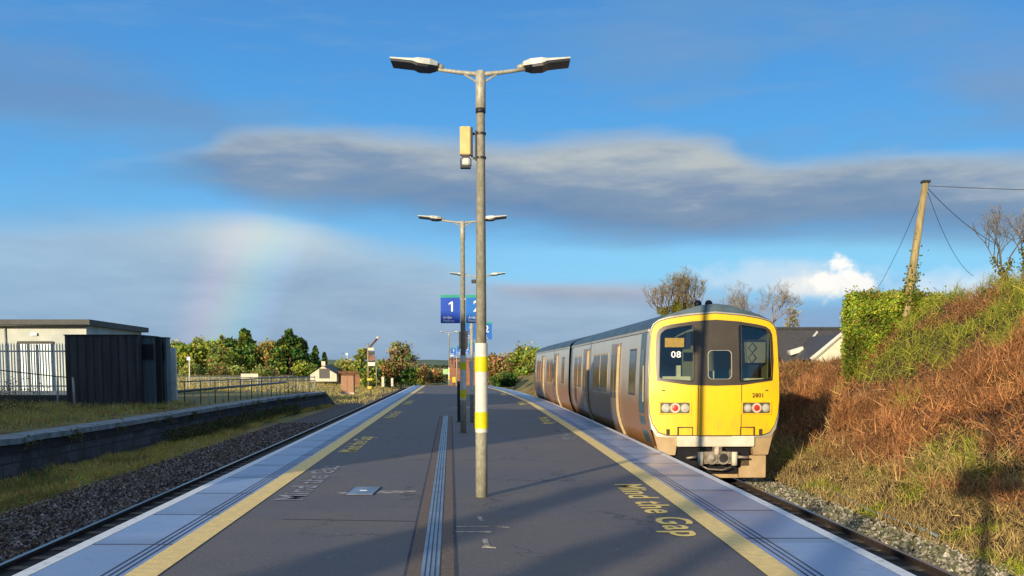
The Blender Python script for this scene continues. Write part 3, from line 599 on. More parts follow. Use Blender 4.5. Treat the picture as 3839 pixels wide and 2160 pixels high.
def car(end_front):
    made = []
    ys_ = [0]+list(np.linspace(.5, L_CAR-.1, 20))
    def loft(sec, name, m, capends=False):
        o = MB(); n = len(sec)
        for i, y in enumerate(ys_):
            for (x, z) in sec: o.v.append((x, y+(rake(z) if i == 0 else 0)+.01, z+ZR))
        for i in range(len(ys_)-1):
            for j in range(n-1): a = i*n+j; o.f.append((a, a+1, a+n+1, a+n))
        if capends: o.f.append(tuple(range((len(ys_)-1)*n, len(ys_)*n)))
        return o.build(name, m, TR, True)
    lowr = [(w, z) for z, w in SEC if z <= 2.5]; full = [(-w, z) for w, z in lowr[::-1]]
    body = loft([(w, z) for (w, z) in lowr[::-1]]+[(-w, z) for (w, z) in lowr], 'car_body', 't_side', True)
    roof = loft([(1.38, 2.502)]+[(w, z) for z, w in SEC if z > 2.5]+[(-w, z) for z, w in SEC[::-1] if z > 2.5 and w > 0]+[(-1.38, 2.502)], 'roof', 't_roof', True)
    made += [body, roof]
    def sidepatch(o, s_, y0, y1, z0, z1, off, n=8):
        k = len(o.v)
        for i in range(n+1):
            z = z0+(z1-z0)*i/n
            for y in (y0, y1): o.v.append((s_*(hw(z)+off), y, z+ZR))
        for i in range(n): o.f.append((k+2*i, k+2*i+1, k+2*i+3, k+2*i+2))
        for y_i in (0, 1):         # turned edges
            kk = len(o.v)
            for i in range(n+1):
                z = z0+(z1-z0)*i/n; o.v += [(s_*(hw(z)+off), (y0, y1)[y_i], z+ZR), (s_*(hw(z)-.02), (y0, y1)[y_i], z+ZR)]
            for i in range(n): o.f.append((kk+2*i, kk+2*i+1, kk+2*i+3, kk+2*i+2))
        return o
    o = MB()
    for s_ in (-1, 1): sidepatch(o, s_, .3, L_CAR-.3, 2.44, 2.50, .03, 2)
    made.append(o.build('rain_gutter', 't_silver', TR))
    o = MB()
    for s_ in (-1, 1): sidepatch(o, s_, .3, L_CAR-.2, -.62, -.22, -.12, 2)
    o.box(-1.05, 1.05, 1.2, L_CAR-1, -.66+ZR, -.2+ZR); made.append(o.build('underframe', 't_under', TR))
    for yb in (2.6, L_CAR-3.2):
        for dy in (0, 2.0):
            for s_ in (-1, 1): made.append(MB().tube([(s_*.72, yb+dy, .42), (s_*.86, yb+dy, .42)], .42, 24).build('wheel', 't_under', TR, False))
    wins = [(1.9, 2.9, 1.05, 2.05), (7.2, 8.9, .95, 2.02), (9.1, 10.8, .95, 2.02), (14.6, 15.8, .95, 2.02), (16.0, 17.3, .95, 2.02)]
    for s_ in (-1, 1):
        for (y0, y1, z0, z1) in wins:
            w = sidepatch(MB(), s_, y0-.05, y1+.05, z0-.05, z1+.05, .006).build('window_frame', 't_black' if y0 < 3 else 't_dooredge', TR); made.append(w)
            sidepatch(MB(), s_, y0, y1, z0, z1, .012).build('pane', 't_sideglass', w, True)
        for y0 in (4.7, 12.2):
            d = sidepatch(MB(), s_, y0, y0+1.45, -.12, 2.28, .05, 14).build('door', 't_door', TR); made.append(d)
            sidepatch(MB(), s_, y0+.18, y0+.62, .85, 2.0, .056).build('pane', 't_sideglass', d); sidepatch(MB(), s_, y0+.83, y0+1.27, .85, 2.0, .056).build('pane', 't_sideglass', d)
            sidepatch(MB(), s_, y0-.10, y0-.0, -.12, 2.30, .01, 14).build('door_seal', 'black', d); sidepatch(MB(), s_, y0+1.45, y0+1.53, -.12, 2.30, .01, 14).build('door_seal', 'black', d)
            sidepatch(MB(), s_, y0-.005, y0+.05, -.10, 2.2, .075, 14).build('door_edge', 't_dooredge', d); sidepatch(MB(), s_, y0-.1, y0+1.5, -.17, -.12, .09, 1).build('door_step', 't_dooredge', d)
    return made
parts = car(True)
# second car: copies of every part, swung on to the curve
P2, P3 = onpath(42.75), onpath(61.6); A2 = math.atan2(-(P3-P2).x, (P3-P2).y)
rel = Matrix.Rotation(-A1, 2) @ (P2-P0)
for o in parts:
    c_ = copy_tree(o, TR); c_.location = (rel.x, rel.y, 0); c_.rotation_euler = (0, 0, A2-A1)
MB().box(-1.15, 1.15, L_CAR-.12, L_CAR+.75, .9, 3.2).build('gangway_bellows', 'black', TR)
# ---- driving end
outer = mirror([(0, .13), (1.02, .13), (1.25, .15), (1.36, .30), (1.425, .6), (1.45, 1.0), (1.44, 1.6), (1.415, 2.1), (1.40, 2.36), (1.38, 2.50), (1.335, 2.60), (1.22, 2.69), (1.0, 2.755), (.6, 2.82), (0, 2.87)])
yel = mirror([(0, .19), (1.02, .19), (1.20, .25), (1.32, .42), (1.385, .65), (1.41, .95), (1.405, 1.4), (1.385, 1.9), (1.365, 2.3), (1.34, 2.46), (1.29, 2.565), (1.19, 2.64), (1.0, 2.695), (.6, 2.76), (0, 2.81)])
yel = [(x*1.016, z+(.012 if z > 2.2 else 0)) for x, z in yel]; grv = [(x*1.010, z-.018 if z < .4 else z+(.016 if z > 2.2 else 0)) for x, z in yel]
blk = mirror([(0, 1.26), (.6, 1.28), (1.27, 1.37), (1.30, 1.8), (1.285, 2.2), (1.27, 2.38), (1.225, 2.48), (1.13, 2.545), (.95, 2.59), (.5, 2.655), (0, 2.69)])
WL = fillet([(-1.22, 1.42), (-.50, 1.37), (-.49, 2.57), (-.80, 2.53), (-1.08, 2.48), (-1.19, 2.38)], .07)
WR = [(-x+.03, z) for x, z in WL[::-1]]; WC = rounded(-.17, .33, 1.41, 2.02, .09)
plate('cab_roof_end', 't_roof', [(w, z) for z, w in SEC if z > .2]+[(-w, z) for z, w in SEC[::-1] if z > .2 and w > 0], [WL, WR, WC], .012, TR)
fr = plate('front_panel', 't_silver', outer, [WL, WR, WC], 0, TR); 
plate('yellow_panel', 't_yellow', yel, [WL, WR, WC], -.010, TR); plate('yellow_panel_seam', 't_groove', grv, [WL, WR, WC], -.005, TR)
bk_ = plate('window_surround', 't_black', blk, [WL, WR, WC], -.018, TR)
for nm, H_ in (('windscreen', WL), ('windscreen', WR), ('gangway_window', WC)):
    big_ = [(sum(x for x, _ in H_)/len(H_)*(-.06)+x*1.06, sum(z for _, z in H_)/len(H_)*(-.04)+z*1.04) for x, z in H_]
    g0 = plate(nm, 't_glass', H_, [], .004, TR)
    plate('window_seal', 't_silver' if nm[0] == 'g' else 'black', big_ if nm[0] != 'g' else [(x*1.06-.005, z*1.03-.05) for x, z in H_], [H_], -.024, g0)
# gangway door seams
o = MB()
for x in (-.40, .55):
    pts = [(x, bow(x, z)-.022, z+ZR) for z in np.linspace(.20, 2.66, 20)]; o.ribbon(pts, [(p[0]+.014, p[1], p[2]) for p in pts])
o.build('gangway_door_seam', 't_groove', TR)
# cab
cb = MB().box(-1.25, 1.25, 1.5, 1.55, .4+ZR, 2.6+ZR); cb.box(-1.28, -1.25, .35, 1.5, .4+ZR, 2.5+ZR); cb.box(1.25, 1.28, .35, 1.5, .4+ZR, 2.5+ZR); cb.box(-1.25, 1.25, .3, 1.5, .4+ZR, .45+ZR); cb.build('cab_interior', 't_inner', TR)
MB().box(-1.12, -.50, .12, .45, 1.30+ZR, 1.46+ZR).box(.62, 1.12, .12, .45, 1.26+ZR, 1.42+ZR).build('cab_desk', 't_cream', TR)
MB().box(-.14, .03, .15, .4, 1.35+ZR, 1.58+ZR).box(-.79, -.70, .2, .3, 1.4+ZR, 1.70+ZR).build('desk_box', 't_cream', TR)
MB().box(-1.06, -.64, .18, .21, 2.10+ZR, 2.30+ZR).build('destination_display', 't_amber', TR)
MB().box(-.61, -.50, .16, .28, 2.06+ZR, 2.42+ZR).build('camera_monitor', 'black', TR)
MB().box(.58, 1.2, .30, .32, 1.76+ZR, 2.22+ZR).build('sun_blind', 't_blind', TR); MB().box(.6, 1.18, .28, .34, 2.22+ZR, 2.27+ZR).box(.72, 1.10, .5, .8, 1.40+ZR, 1.72+ZR).build('driver_seat', 'black', TR)
o = MB()
for zc in (1.87, 2.09):
    for q in ((0, 1), (1, 0), (0, -1), (-1, 0)): pass
    P_ = [(.90+.09*math.cos(a), .285, zc+ZR+.11*math.sin(a)) for a in (0, PI/2, PI, 1.5*PI, 2*PI)]; o.tube(P_, .014, 5)
o.build('blind_lattice', 'black', TR)
o = text_mesh('08', .19, 'sign_white', 'cab_number', TR, sx=1.1); o.location = (-.86, bow(-.86, 1.97)-.01, 1.93+ZR); o.rotation_euler = (PI/2, 0, -.12)
o = text_mesh('2801', .13, 't_groove', 'unit_number', TR); o.location = (.93, bow(.93, 1.08)-.03, 1.05+ZR); o.rotation_euler = (PI/2, 0, .16)
# lamp clusters
for cx in (-.88, .90):
    yb = bow(cx, .78); ang = .24*(1 if cx > 0 else -1)*1.0
    ld = thing('lamp_cluster', (0, 0, 0), '', ''); del ld['label'], ld['category']; ld.parent = TR; ld.location = (cx, yb-.012, .78+ZR); ld.rotation_euler = (0, 0, ang*.6)
    MB().box(-.31, .31, -.012, .05, -.115, .115).build('recess', 't_lampbox', ld, bev=.012)
    rim = MB(); 
    for (a, b2, c_, d2) in ((-.35, .35, .115, .14), (-.35, .35, -.14, -.115), (-.35, -.315, -.115, .115), (.315, .35, -.115, .115)): rim.box(a, b2, -.010, .03, c_, d2)
    rim.build('rim', 't_yellow', ld)
    for k, px in enumerate((-.205, 0, .205)):
        if k == 1:
            MB().tube([(px, -.012, 0), (px, -.03, 0)], .108, 24).build('tail_lamp_ring', 't_ring', ld); MB().tube([(px, -.03, 0), (px, -.045, 0), (px, -.05, 0)], [.068, .06, .03], 20).build('tail_lamp', 't_red', ld)
        else:
            MB().tube([(px, -.012, 0), (px, -.026, 0)], .092, 24).build('headlight_ring', 't_silver', ld); MB().tube([(px, -.02, 0), (px, -.034, 0), (px, -.04, 0)], [.078, .06, .02], 20).build('headlight', 't_lens', ld)
# lower hatches, handles
for (x0, x1) in ((-.83, -.49), (.54, .86)):
    o = MB(); yb = bow((x0+x1)/2, .3)-.03
    o.box(x0, x0+.02, yb, yb+.03, .19+ZR, .37+ZR); o.box(x0, x1, yb, yb+.03, .35+ZR, .37+ZR); o.box(x1-.02, x1, yb, yb+.03, .19+ZR, .37+ZR); o.build('hatch', 't_groove', TR)
for x in (-1.03, 1.0): yb = bow(x, .3); MB().box(x-.03, x+.03, yb-.05, yb+.02, .20+ZR, .32+ZR).build('lifting_bracket', 't_groove', TR)
for x in (-1.13, 1.13): yb = bow(x, 1.15); MB().box(x-.03, x+.03, yb-.03, yb+.02, 1.15+ZR, 1.17+ZR).build('latch', 't_groove', TR)
# silver corner fairings, beam, skirt, coupler
o = MB()
for s_ in (-1, 1):
    o = MB(); P_ = [(s_*.84, -.10), (s_*.84, .17), (s_*1.10, .17), (s_*1.26, .20), (s_*1.33, .26), (s_*1.26, .0), (s_*1.20, -.25), (s_*.86, -.25)]
    k = len(o.v); o.v += [(x, bow(x, .1)+.02, z+ZR) for x, z in P_]+[(x, bow(x, .1)+.45, z+ZR) for x, z in P_]; n = len(P_)
    o.f += [tuple(range(k, k+n)), tuple(range(k+2*n-1, k+n-1, -1))]+[(k+i, k+n+i, k+n+(i+1) % n, k+(i+1) % n) for i in range(n)]; o.build('corner_fairing', 't_skirt', TR)
MB().box(-.84, .86, -.205, .1, -.06+ZR, .17+ZR).build('bumper_beam', 't_beam', TR, bev=.015)
MB().box(-.84, .80, -.02, .5, -.50+ZR, -.062+ZR).box(-.62, .55, .0, .5, -.66+ZR, -.48+ZR).build('coupler_pocket', 'black', TR)
o = MB()
P_ = [(-1.18, -.26), (1.20, -.26), (1.12, -.78), (-.2, -.78), (-.55, -.66), (-1.10, -.66)]
k = 0; n = len(P_); o.v += [(x, .12+.2*abs(x)**2*.3, z+ZR) for x, z in P_]+[(x, .5, z+ZR) for x, z in P_]
o.f += [tuple(range(n)), tuple(range(2*n-1, n-1, -1))]+[(i, n+i, n+(i+1) % n, (i+1) % n) for i in range(n)]; o.build('skirt', 't_skirt', TR)
MB().box(.58, 1.17, -.02, .14, -.76+ZR, -.27+ZR).build('skirt_panel', 't_skirt', TR, bev=.01)
cp = thing('coupler', (0, 0, 0), '', ''); del cp['label'], cp['category']; cp.parent = TR; cp.location = (.03, -.30, -.30+ZR)
MB().box(-.30, .30, .02, .35, -.13, .13).tube([(0, .03, .08), (0, .03, .24)], .11, 8).build('drawbar', 't_iron', cp)
for s_ in (-1, 1):
    MB().tube([(s_*.125, .03, 0), (s_*.125, -.03, 0)], [.15, .14], 24).build('coupler_face', 't_iron', cp)
    if s_ < 0: MB().tube([(-.125, -.03, 0), (-.125, -.12, 0)], [.095, .02], 20).build('coupler_cone', 't_silver', cp)
    else: MB().tube([(.125, -.031, 0), (.125, -.035, 0)], [.10, .09], 20).build('coupler_cup', 'dark_metal', cp)
    MB().tube([(s_*.37, -.0, -.16), (s_*.37, -.0, .13)], .065, 12).build('side_cylinder', 't_beam', cp, True)
    MB().tube([(s_*.44, .02, .02), (s_*.68, .02, .0)], [.04, .02], 8).build('hose_connector', 't_iron', cp, True)
MB().tube([(-.35, .02, -.17), (-.2, -.02, -.24), (.1, -.02, -.26), (.3, .02, -.2)], .02, 6).build('air_hose', 't_iron', cp, True)
# horns on the roof
o = thing('horns', (0, 0, 0), '', ''); del o['label'], o['category']; o.parent = TR; o.location = (-.23, .28, 3.0+ZR)
for dx in (-.11, .13): MB().tube([(dx*.6, .3, -.02), (dx, .05, .03), (dx, -.06, .045)], [.02, .035, .085], 16).build('horn', 'black', o, True)
MB().box(-.05, .05, -.02, .2, -.12, .0).build('horn_mount', 'black', o); MB().box(.28, .42, .0, .15, -.10, .0).build('roof_aerial', 'dark_metal', o)
# cab side band with slim window and grab rail, both sides
for s_ in (-1, 1):
    def sp_(y0, y1, z0, z1, off, n=10):
        o = MB(); k = 0
        for i in range(n+1):
            z = z0+(z1-z0)*i/n
            for y in (y0, y1): o.v.append((s_*(hw(z)+off), y, z+ZR))
        o.f = [(2*i, 2*i+1, 2*i+3, 2*i+2) for i in range(n)]; return o
    d = sp_(.52, 1.28, -.05, 2.42, .006).build('cab_door', 't_teal', TR); sp_(.66, 1.05, 1.10, 2.05, .012).build('pane', 't_sideglass', d)
    MB().tube([(s_*1.49, .45, .9+.9), (s_*1.49, .45, 2.6)], .015, 6).build('grab_rail', 't_silver', d)
# ------------------------------------------------------------ old platform on the left
ys = list(np.arange(-30, 74, 1.0)); jit = [(.05*mn.noise(Vector((y*.9, 1, 0))), .035*mn.noise(Vector((y*.7, 5, 0)))) for y in ys]
cp_ = MB(); A = [(xo(y)+a, y, .0+b_) for y, (a, b_) in zip(ys, jit)]; B = [(xo(y)-.62+a*.5, y, .03) for y, (a, b_) in zip(ys, jit)]
cp_.ribbon(A, B); cp_.ribbon([(x, y, z-.14) for x, y, z in A], A); cp_.ribbon([(x-.14, y, z-.16) for x, y, z in A], [(x, y, z-.14) for x, y, z in A])
struct(cp_.build('old_platform_coping', 'old_coping'))
w_ = MB(); w_.ribbon([(xo(y)-.12, y, -1.1) for y in ys], [(xo(y)-.12, y, -.1) for y in ys]); w_.ribbon([(xo(y)-.07, y, -.36) for y in ys], [(xo(y)-.07, y, -.12) for y in ys]); w_.ribbon([(xo(y)-.12, y, -.37) for y in ys], [(xo(y)-.07, y, -.36) for y in ys])
w_.add([(xo(73)-.1, 73, -1.0), (xo(73)-.1, 73, 0), (xo(73)-3, 73, 0), (xo(73)-3, 77, -.9), (xo(73)-.1, 77, -1)], [(0, 1, 2, 3, 4)]); struct(w_.build('old_platform_wall', 'old_wall'))
# dark damp weeds hanging over the old coping and rooted in its face
P = []
for k in range(9000):
    y = random.uniform(19, 72)
    if mn.noise(Vector((y*.8, 2, 2))) < .0+.25*random.random(): continue
    P.append((xo(y)+.02+abs(random.gauss(0, .06)), y, random.choice([-.12, -.12, -.95])-abs(random.gauss(0, .10))*(-1 if random.random() < .3 else 1)))
o = quads('wall_weeds', P, .045, pal([(.10, .13, .03), (.07, .08, .03), (.16, .11, .05)], len(P)), 'leaf', None, elong=2.2); o['kind'] = 'stuff'; tag(o, 'dark weeds rooted in the face of the old platform wall', 'weeds')
# ---- dark sheet-metal store and two kiosks
def shed(x0, x1, Y, d, h, name, label, cat, m, rails=9):
    t0 = thing(name, ((x0+x1)/2, Y+d/2, 0), label, cat); w = (x1-x0)/2
    MB().box(-w, w, -d/2, d/2, 0, h-.04).build('wall', m, t0)
    r = MB()
    for k in range(rails): xx = -w+(k+.5)*2*w/rails+random.uniform(-.03, .03); r.box(xx-.02, xx+.02, -d/2-.025, -d/2, .02, h-.04)
    r.build('sheet_seams', 'shed_rust' if m == 'shed' else m, t0); MB().box(-w-.03, w+.03, -d/2-.04, d/2+.03, h-.04, h).build('roof', 'shed_rust' if m == 'shed' else 'fascia', t0)
    MB().box(-w-.01, w+.01, -d/2-.02, -d/2, 0, .05).build('base_rail', 'rust', t0); return t0
shed(-17.95, -15.02, 42.4, 2.4, 2.98, 'metal_store', 'large dark corrugated sheet-metal store on the old platform', 'shed', 'shed', 9)
k1 = shed(-15.12, -14.52, 42.95, .7, 2.92, 'kiosk', 'narrow blue-grey metal kiosk directly right of the dark store', 'kiosk', 'shed2', 5)
MB().box(-.16, .24, -.46, -.37, 2.0, 2.6).build('dark_hood', 'black', k1); MB().box(.30, .52, -.30, .3, .02, 2.9).build('doorway', 'black', k1)
k2 = shed(-14.62, -14.18, 43.3, .5, 2.90, 'kiosk', 'slimmer blue-grey metal kiosk at the right end of the sheds', 'kiosk', 'shed2', 4)
MB().box(-.14, .18, -.36, -.27, 2.0, 2.6).build('dark_hood', 'black', k2)
t0 = thing('pale_screen', (-14.45, 44.6, 0), 'pale narrow panel peeking out right of the slimmer kiosk', 'panel'); MB().box(-.35, .25, -.05, .05, .3, 2.5).build('board', 'palisade', t0); MB().box(-.3, -.22, .05, .1, 0, 2.5).build('post', 'railing_pale', t0)
# ---- white flat-roofed building
xa, za = W(322, 1200, 60); xb, zb = W(530, 1243, 72)
t0 = thing('flat_roofed_building', (xa, 60, 0), 'white-walled flat-roofed building with dark fascia behind the palisade fence', 'building')
P_ = [(xa, 60), (xb, 72), (xb-26, 73), (xa-24, 60)]
def wallring(P_, z0, z1, off=0):
    o = MB(); n = len(P_); o.v = [(x, y, z0) for x, y in P_]+[(x, y, z1) for x, y in P_]; o.f = [(i, (i+1) % n, n+(i+1) % n, n+i) for i in range(n)]; return o
wallring(P_, 0, za-.25).build('wall', 'white_wall', t0, world=True); 
Q = [(xa+.35, 59.6), (xb+.4, 72.3), (xb-26.4, 73.4), (xa-24.4, 59.6)]
o = wallring(Q, za-.30, za+.02); o.f += [(4, 5, 6, 7), (3, 2, 1, 0)]; o.build('roof', 'fascia', t0, world=True)
wallring([(x+(.05 if i < 2 else 0), y-.06) for i, (x, y) in enumerate(P_)], 0, .35).build('plinth', 'fascia', t0, world=True)
dx0, dz1 = W(72, 1288, 59.9); dx1 = W(192, 1288, 59.9)[0]
dd = MB().box(dx0, dx1, 59.86, 59.95, .35, dz1-.02).build('door', 'palisade', t0, world=True); fr_ = MB().box(dx0-.1, dx1+.1, 59.84, 59.9, dz1-.02, dz1+.13); fr_.box(dx0-.12, dx0, 59.84, 59.9, .35, dz1); fr_.box(dx0+.45, dx0+.6, 59.83, 59.9, .35, dz1); fr_.build('door_frame', 'sleeper', t0, world=True)
MB().tube([(xa-9, 59.55, za-.33), (xa+.3, 59.55, za-.33)], .06, 8).build('gutter', 'dark_metal', t0, True, True); dxp = W(20, 1300, 59.9)[0]; MB().tube([(dxp, 59.92, .3), (dxp, 59.92, za-.33)], .05, 8).build('downpipe', 'railing_pale', t0, True, True)
v0, v1 = W(115, 1258, 59.9), W(138, 1251, 59.9); MB().box(v0[0], v1[0], 59.85, 59.97, v0[1], v1[1]+.04).build('wall_lamp', 'sign_white', t0, world=True)
# ---- palisade fence
Yf = 50; zb_, zt_ = .35, W(0, 1284, Yf)[1]; x = W(285, 1284, Yf)[0]
t0 = thing('palisade_fence', (x-4, Yf, 0), 'pale steel palisade fence in front of the white building', 'fence'); k = 0; xx = x+.3
while xx > x-9:
    o = MB(); o.add([(xx-.035, Yf, zb_), (xx+.035, Yf, zb_), (xx+.035, Yf, zt_-.12), (xx, Yf, zt_), (xx-.035, Yf, zt_-.12)], [(0, 1, 2, 3, 4)]); o.add([(xx-.035, Yf+.02, zb_), (xx, Yf+.03, zb_), (xx, Yf+.03, zt_), (xx-.035, Yf+.02, zt_-.1)], [(0, 1, 2, 3)])
    o.build('pale', 'palisade', t0, world=True); xx -= .135
MB().box(x-9, x+.4, Yf+.02, Yf+.06, zt_-.45, zt_-.38).build('rail', 'dark_metal', t0, world=True); MB().box(x-9, x+.4, Yf+.02, Yf+.06, .75, .81).build('rail', 'dark_metal', t0, world=True)
for q in (x-1.9, x-4.6, x-7.3): MB().box(q-.05, q+.05, Yf+.05, Yf+.15, 0, zt_-.1).build('post', 'dark_metal', t0, world=True)
t0 = thing('plinth_wall', (x-4, Yf-.3, 0), 'low dark base wall under the palisade fence', 'wall'); MB().box(x-9, x+1.5, Yf-.1, Yf+.2, -.05, .36).build('wall', 'fascia', t0, world=True)
# ---- thin handrail in front of the store
t0 = thing('handrail', (-18, 41.6, 0), 'thin leaning handrail on two posts left of the dark store', 'handrail')
pA, pB = W(216, 1412, 41.6), W(273, 1415, 41.2); a0, b0 = W(216, 1530, 41.6), W(281, 1533, 41.2)
MB().tube([(a0[0], 41.6, -.05), (pA[0], 41.6, pA[1])], .04, 8).build('post', 'railing_pale', t0, True, True); MB().tube([(b0[0], 41.2, -.05), (pB[0], 41.2, pB[1])], .045, 8).build('post', 'railing_pale', t0, True, True)
pL = W(-20, 1386, 42.5); pR = W(292, 1417, 41.1); MB().tube([(pL[0], 42.5, pL[1]), (pA[0], 41.6, pA[1]), (pR[0], 41.1, pR[1])], .022, 6).build('rail', 'dark_metal', t0, True, True)
# ---- long pipe railing on the old platform
t0 = thing('platform_railing', (-13.3, 58, 0), 'long dark pipe railing with posts along the back of the old platform', 'railing')
fr0 = lambda Y: -14.75+.0*(Y-44)
MB().tube([(fr0(y)+.9, y, 1.06) for y in (44, 58, 72)], .028, 6).build('rail', 'railing', t0, True, True); MB().tube([(fr0(y)-.5, y, .55+.13*(y-44)/28) for y in (44, 58, 71)], .07, 6).build('rail', 'railing', t0, True, True)
for i, y in enumerate(np.linspace(44.5, 72, 13)):
    MB().tube([(fr0(y)+.9, y, 0), (fr0(y)+.9, y, 1.08)], .025, 6).build('post', 'railing', t0, True, True)
    MB().tube([(fr0(y)+1.0, y+1, 0), (fr0(y)+.95, y+1, .5)], .03, 6).build('stub_post', 'railing_pale', t0, True, True)
t0 = thing('field_fence', (-24, 92, 0), 'pale horizontal rail fence across the field behind the old platform', 'fence')
xA, zA = W(700, 1418, 95); xB, zB = W(1180, 1414, 110)
for dz in (0, -.35): MB().tube([(xA, 95, zA+dz), (xB, 110, zB+dz)], .05, 5).build('rail', 'railing_pale', t0, True, True)
for k in range(14): f_ = k/13; xx, yy, z_ = xA+(xB-xA)*f_, 95+15*f_, zA+(zB-zA)*f_; MB().tube([(xx, yy, z_-1.2), (xx, yy, z_+.1)], .05, 5).build('post', 'railing_pale', t0, True, True)
# ---- brown cabinet, small cottage, board, signal, boxes
Yc = 92; x0, z1 = W(1278, 1408, Yc); x1, z0 = W(1326, 1474, Yc)
t0 = thing('equipment_cabinet', ((x0+x1)/2, Yc, z0), 'square brown equipment cabinet beyond the end of the old platform', 'cabinet')
MB().box(x0, x1, Yc, Yc+.8, z0, z1).build('casing', 'brownbox', t0, world=True); MB().box(x0-.04, x1+.04, Yc-.06, Yc+.86, z1, z1+.06).build('lid', 'rust', t0, world=True); MB().box(x0-.04, x1+.06, Yc-.1, Yc+.9, z0-.08, z0+.05).build('plinth', 't_ring', t0, world=True); MB().box((x0+x1)/2-.01, (x0+x1)/2+.01, Yc-.012, Yc, z0+.1, z1-.05).build('door_gap', 'rust', t0, world=True)
Yc = 140; xl_, ze = W(1163, 1403, Yc); xr_, _ = W(1262, 1403, Yc); xm, zr_ = W(1209, 1372, Yc); zg = W(1209, 1419, Yc)[1]-.4
t0 = thing('cottage', (xm, Yc+3, zg), 'small cream gable-ended cottage beyond the railing', 'house')
o = MB(); o.prism([(xl_, zg), (xr_, zg), (xr_, ze), (xm, zr_), (xl_, ze)], Yc, Yc+9); o.build('wall', 'cream', t0, world=True)
o = MB(); o.add([(xl_-.3, Yc-.2, ze-.15), (xm, Yc-.2, zr_+.06), (xm, Yc+9.2, zr_+.06), (xl_-.3, Yc+9.2, ze-.15), (xr_+.3, Yc-.2, ze-.15), (xr_+.3, Yc+9.2, ze-.15)], [(0, 1, 2, 3), (1, 4, 5, 2)]); rf = o.build('roof', 'slate', t0, world=True)
MB().box(xm-.25, xm+.25, Yc+.6, Yc+1.2, zr_-.2, zr_+.6).build('chimney', 'cream', t0, world=True); MB().box(xl_+1.2, xl_+2.6, Yc-.03, Yc, zg+.4, zg+1.7).build('window', 'slate', t0, world=True)
x0, z1 = W(1262, 1402, Yc); x1, z0 = W(1300, 1425, Yc); t0 = thing('outbuilding', (x0+2, Yc+4, z0), 'low reddish-brown outbuilding joined right of the cottage', 'outbuilding')
MB().box(x0, x1+1.5, Yc+2, Yc+5, z0-1.2, z1).build('wall', 'brick', t0, world=True); MB().box(x0-.2, x1+1.8, Yc+1.7, Yc+5.2, z1, z1+.35).build('roof', 'rust', t0, world=True)
Yc = 125; x0, z1 = W(903, 1401, Yc); x1, z0 = W(968, 1422, Yc); t0 = thing('notice_board', ((x0+x1)/2, Yc, z0-.6), 'long pale cream board standing in the yellow field', 'board')
MB().box(x0, x1, Yc, Yc+.1, z0, z1).build('board', 'cream', t0, world=True)
for xx in (x0+.1, x1-.1): MB().box(xx-.05, xx+.05, Yc+.1, Yc+.2, z0-1, z1).build('leg', 'railing_pale', t0, world=True)
# semaphore signal
Ys = 118; sx, zt = W(1391, 1300, Ys); zbm = W(1391, 1380, Ys)[1]-2.2
t0 = thing('semaphore_signal', (sx, Ys, zbm), 'old semaphore signal with raised red and white arm beyond the left track', 'signal')
MB().tube([(sx-.35, Ys, zbm), (sx-.35, Ys, zt+.4)], .09, 8).build('post', 'bark_pale', t0, True, True); MB().tube([(sx+.55, Ys, zbm), (sx+.55, Ys, W(0, 1330, Ys)[1])], .05, 6).build('ladder', 'railing_pale', t0, True, True)
a, b2 = W(1386, 1303, Ys), W(1415, 1270, Ys); MB().tube([(a[0], Ys-.15, a[1]), (b2[0], Ys-.15, b2[1])], [.10, .12], 4).build('arm', 'rust', t0, False, True); b3 = W(1420, 1265, Ys); MB().tube([(b2[0], Ys-.15, b2[1]), (b3[0], Ys-.15, b3[1])], [.18, .18], 4).build('arm_tip', 'cream', t0, False, True)
def pbox(o_, xa_, ya_, xb_, yb_, Y, d=.15): p, q = W(xa_, yb_, Y), W(xb_, ya_, Y); return o_.box(p[0], q[0], Y, Y+d, p[1], q[1])
pbox(MB(), 1380, 1304, 1402, 1314, Ys-.3).build('white_plate', 'cream', t0, world=True); pbox(MB(), 1384, 1333, 1404, 1352, Ys-.3).build('red_panel', 'brick', t0, world=True); pbox(MB(), 1382, 1317, 1404, 1331, Ys-.25).build('dark_panel', 'dark_metal', t0, world=True); pbox(MB(), 1380, 1358, 1406, 1372, Ys-.3).build('lower_plate', 'white_board', t0, world=True)
def simple(name, sx0, sy0, sx1, sy1, Y, m, label, cat, m2=None):
    p, q = W(sx0, sy1, Y), W(sx1, sy0, Y); t_ = thing(name, ((p[0]+q[0])/2, Y, p[1]), label, cat); MB().box(p[0], q[0], Y, Y+.35, p[1]+.25, q[1]).build('box', m, t_, world=True)
    MB().box(p[0]+.02, q[0]-.02, Y-.03, Y, (p[1]+q[1])/2, q[1]-.05).build('face', m2 or m, t_, world=True); MB().tube([((p[0]+q[0])/2, Y+.2, p[1]-.5), ((p[0]+q[0])/2, Y+.2, p[1]+.3)], .05, 6).build('post', 'dark_metal', t_, world=True)
simple('grit_bin', 1376, 1419, 1396, 1434, 100, 'hivis', 'upper small bright yellow box beside the left track', 'box'); simple('grit_bin', 1378, 1449, 1400, 1466, 97, 'hivis', 'lower small bright yellow box beside the left track', 'box')
simple('marker_post', 1431, 1413, 1440, 1460, 104, 'cream', 'left of two slim cream marker posts beside the left track', 'post'); simple('marker_post', 1466, 1418, 1474, 1458, 108, 'cream', 'right of two slim cream marker posts beside the left track', 'post')
simple('green_board', 1661, 1384, 1680, 1412, 112, 'mint', 'pale green square board beyond the platform end', 'board'); simple('warning_post', 1696, 1414, 1709, 1444, 99.5, 'hivis', 'small yellow post at the far end of the platform', 'post'); simple('white_box', 1688, 1325, 1701, 1346, 103, 'sign_white', 'small white box above the brick hut at the platform end', 'box')
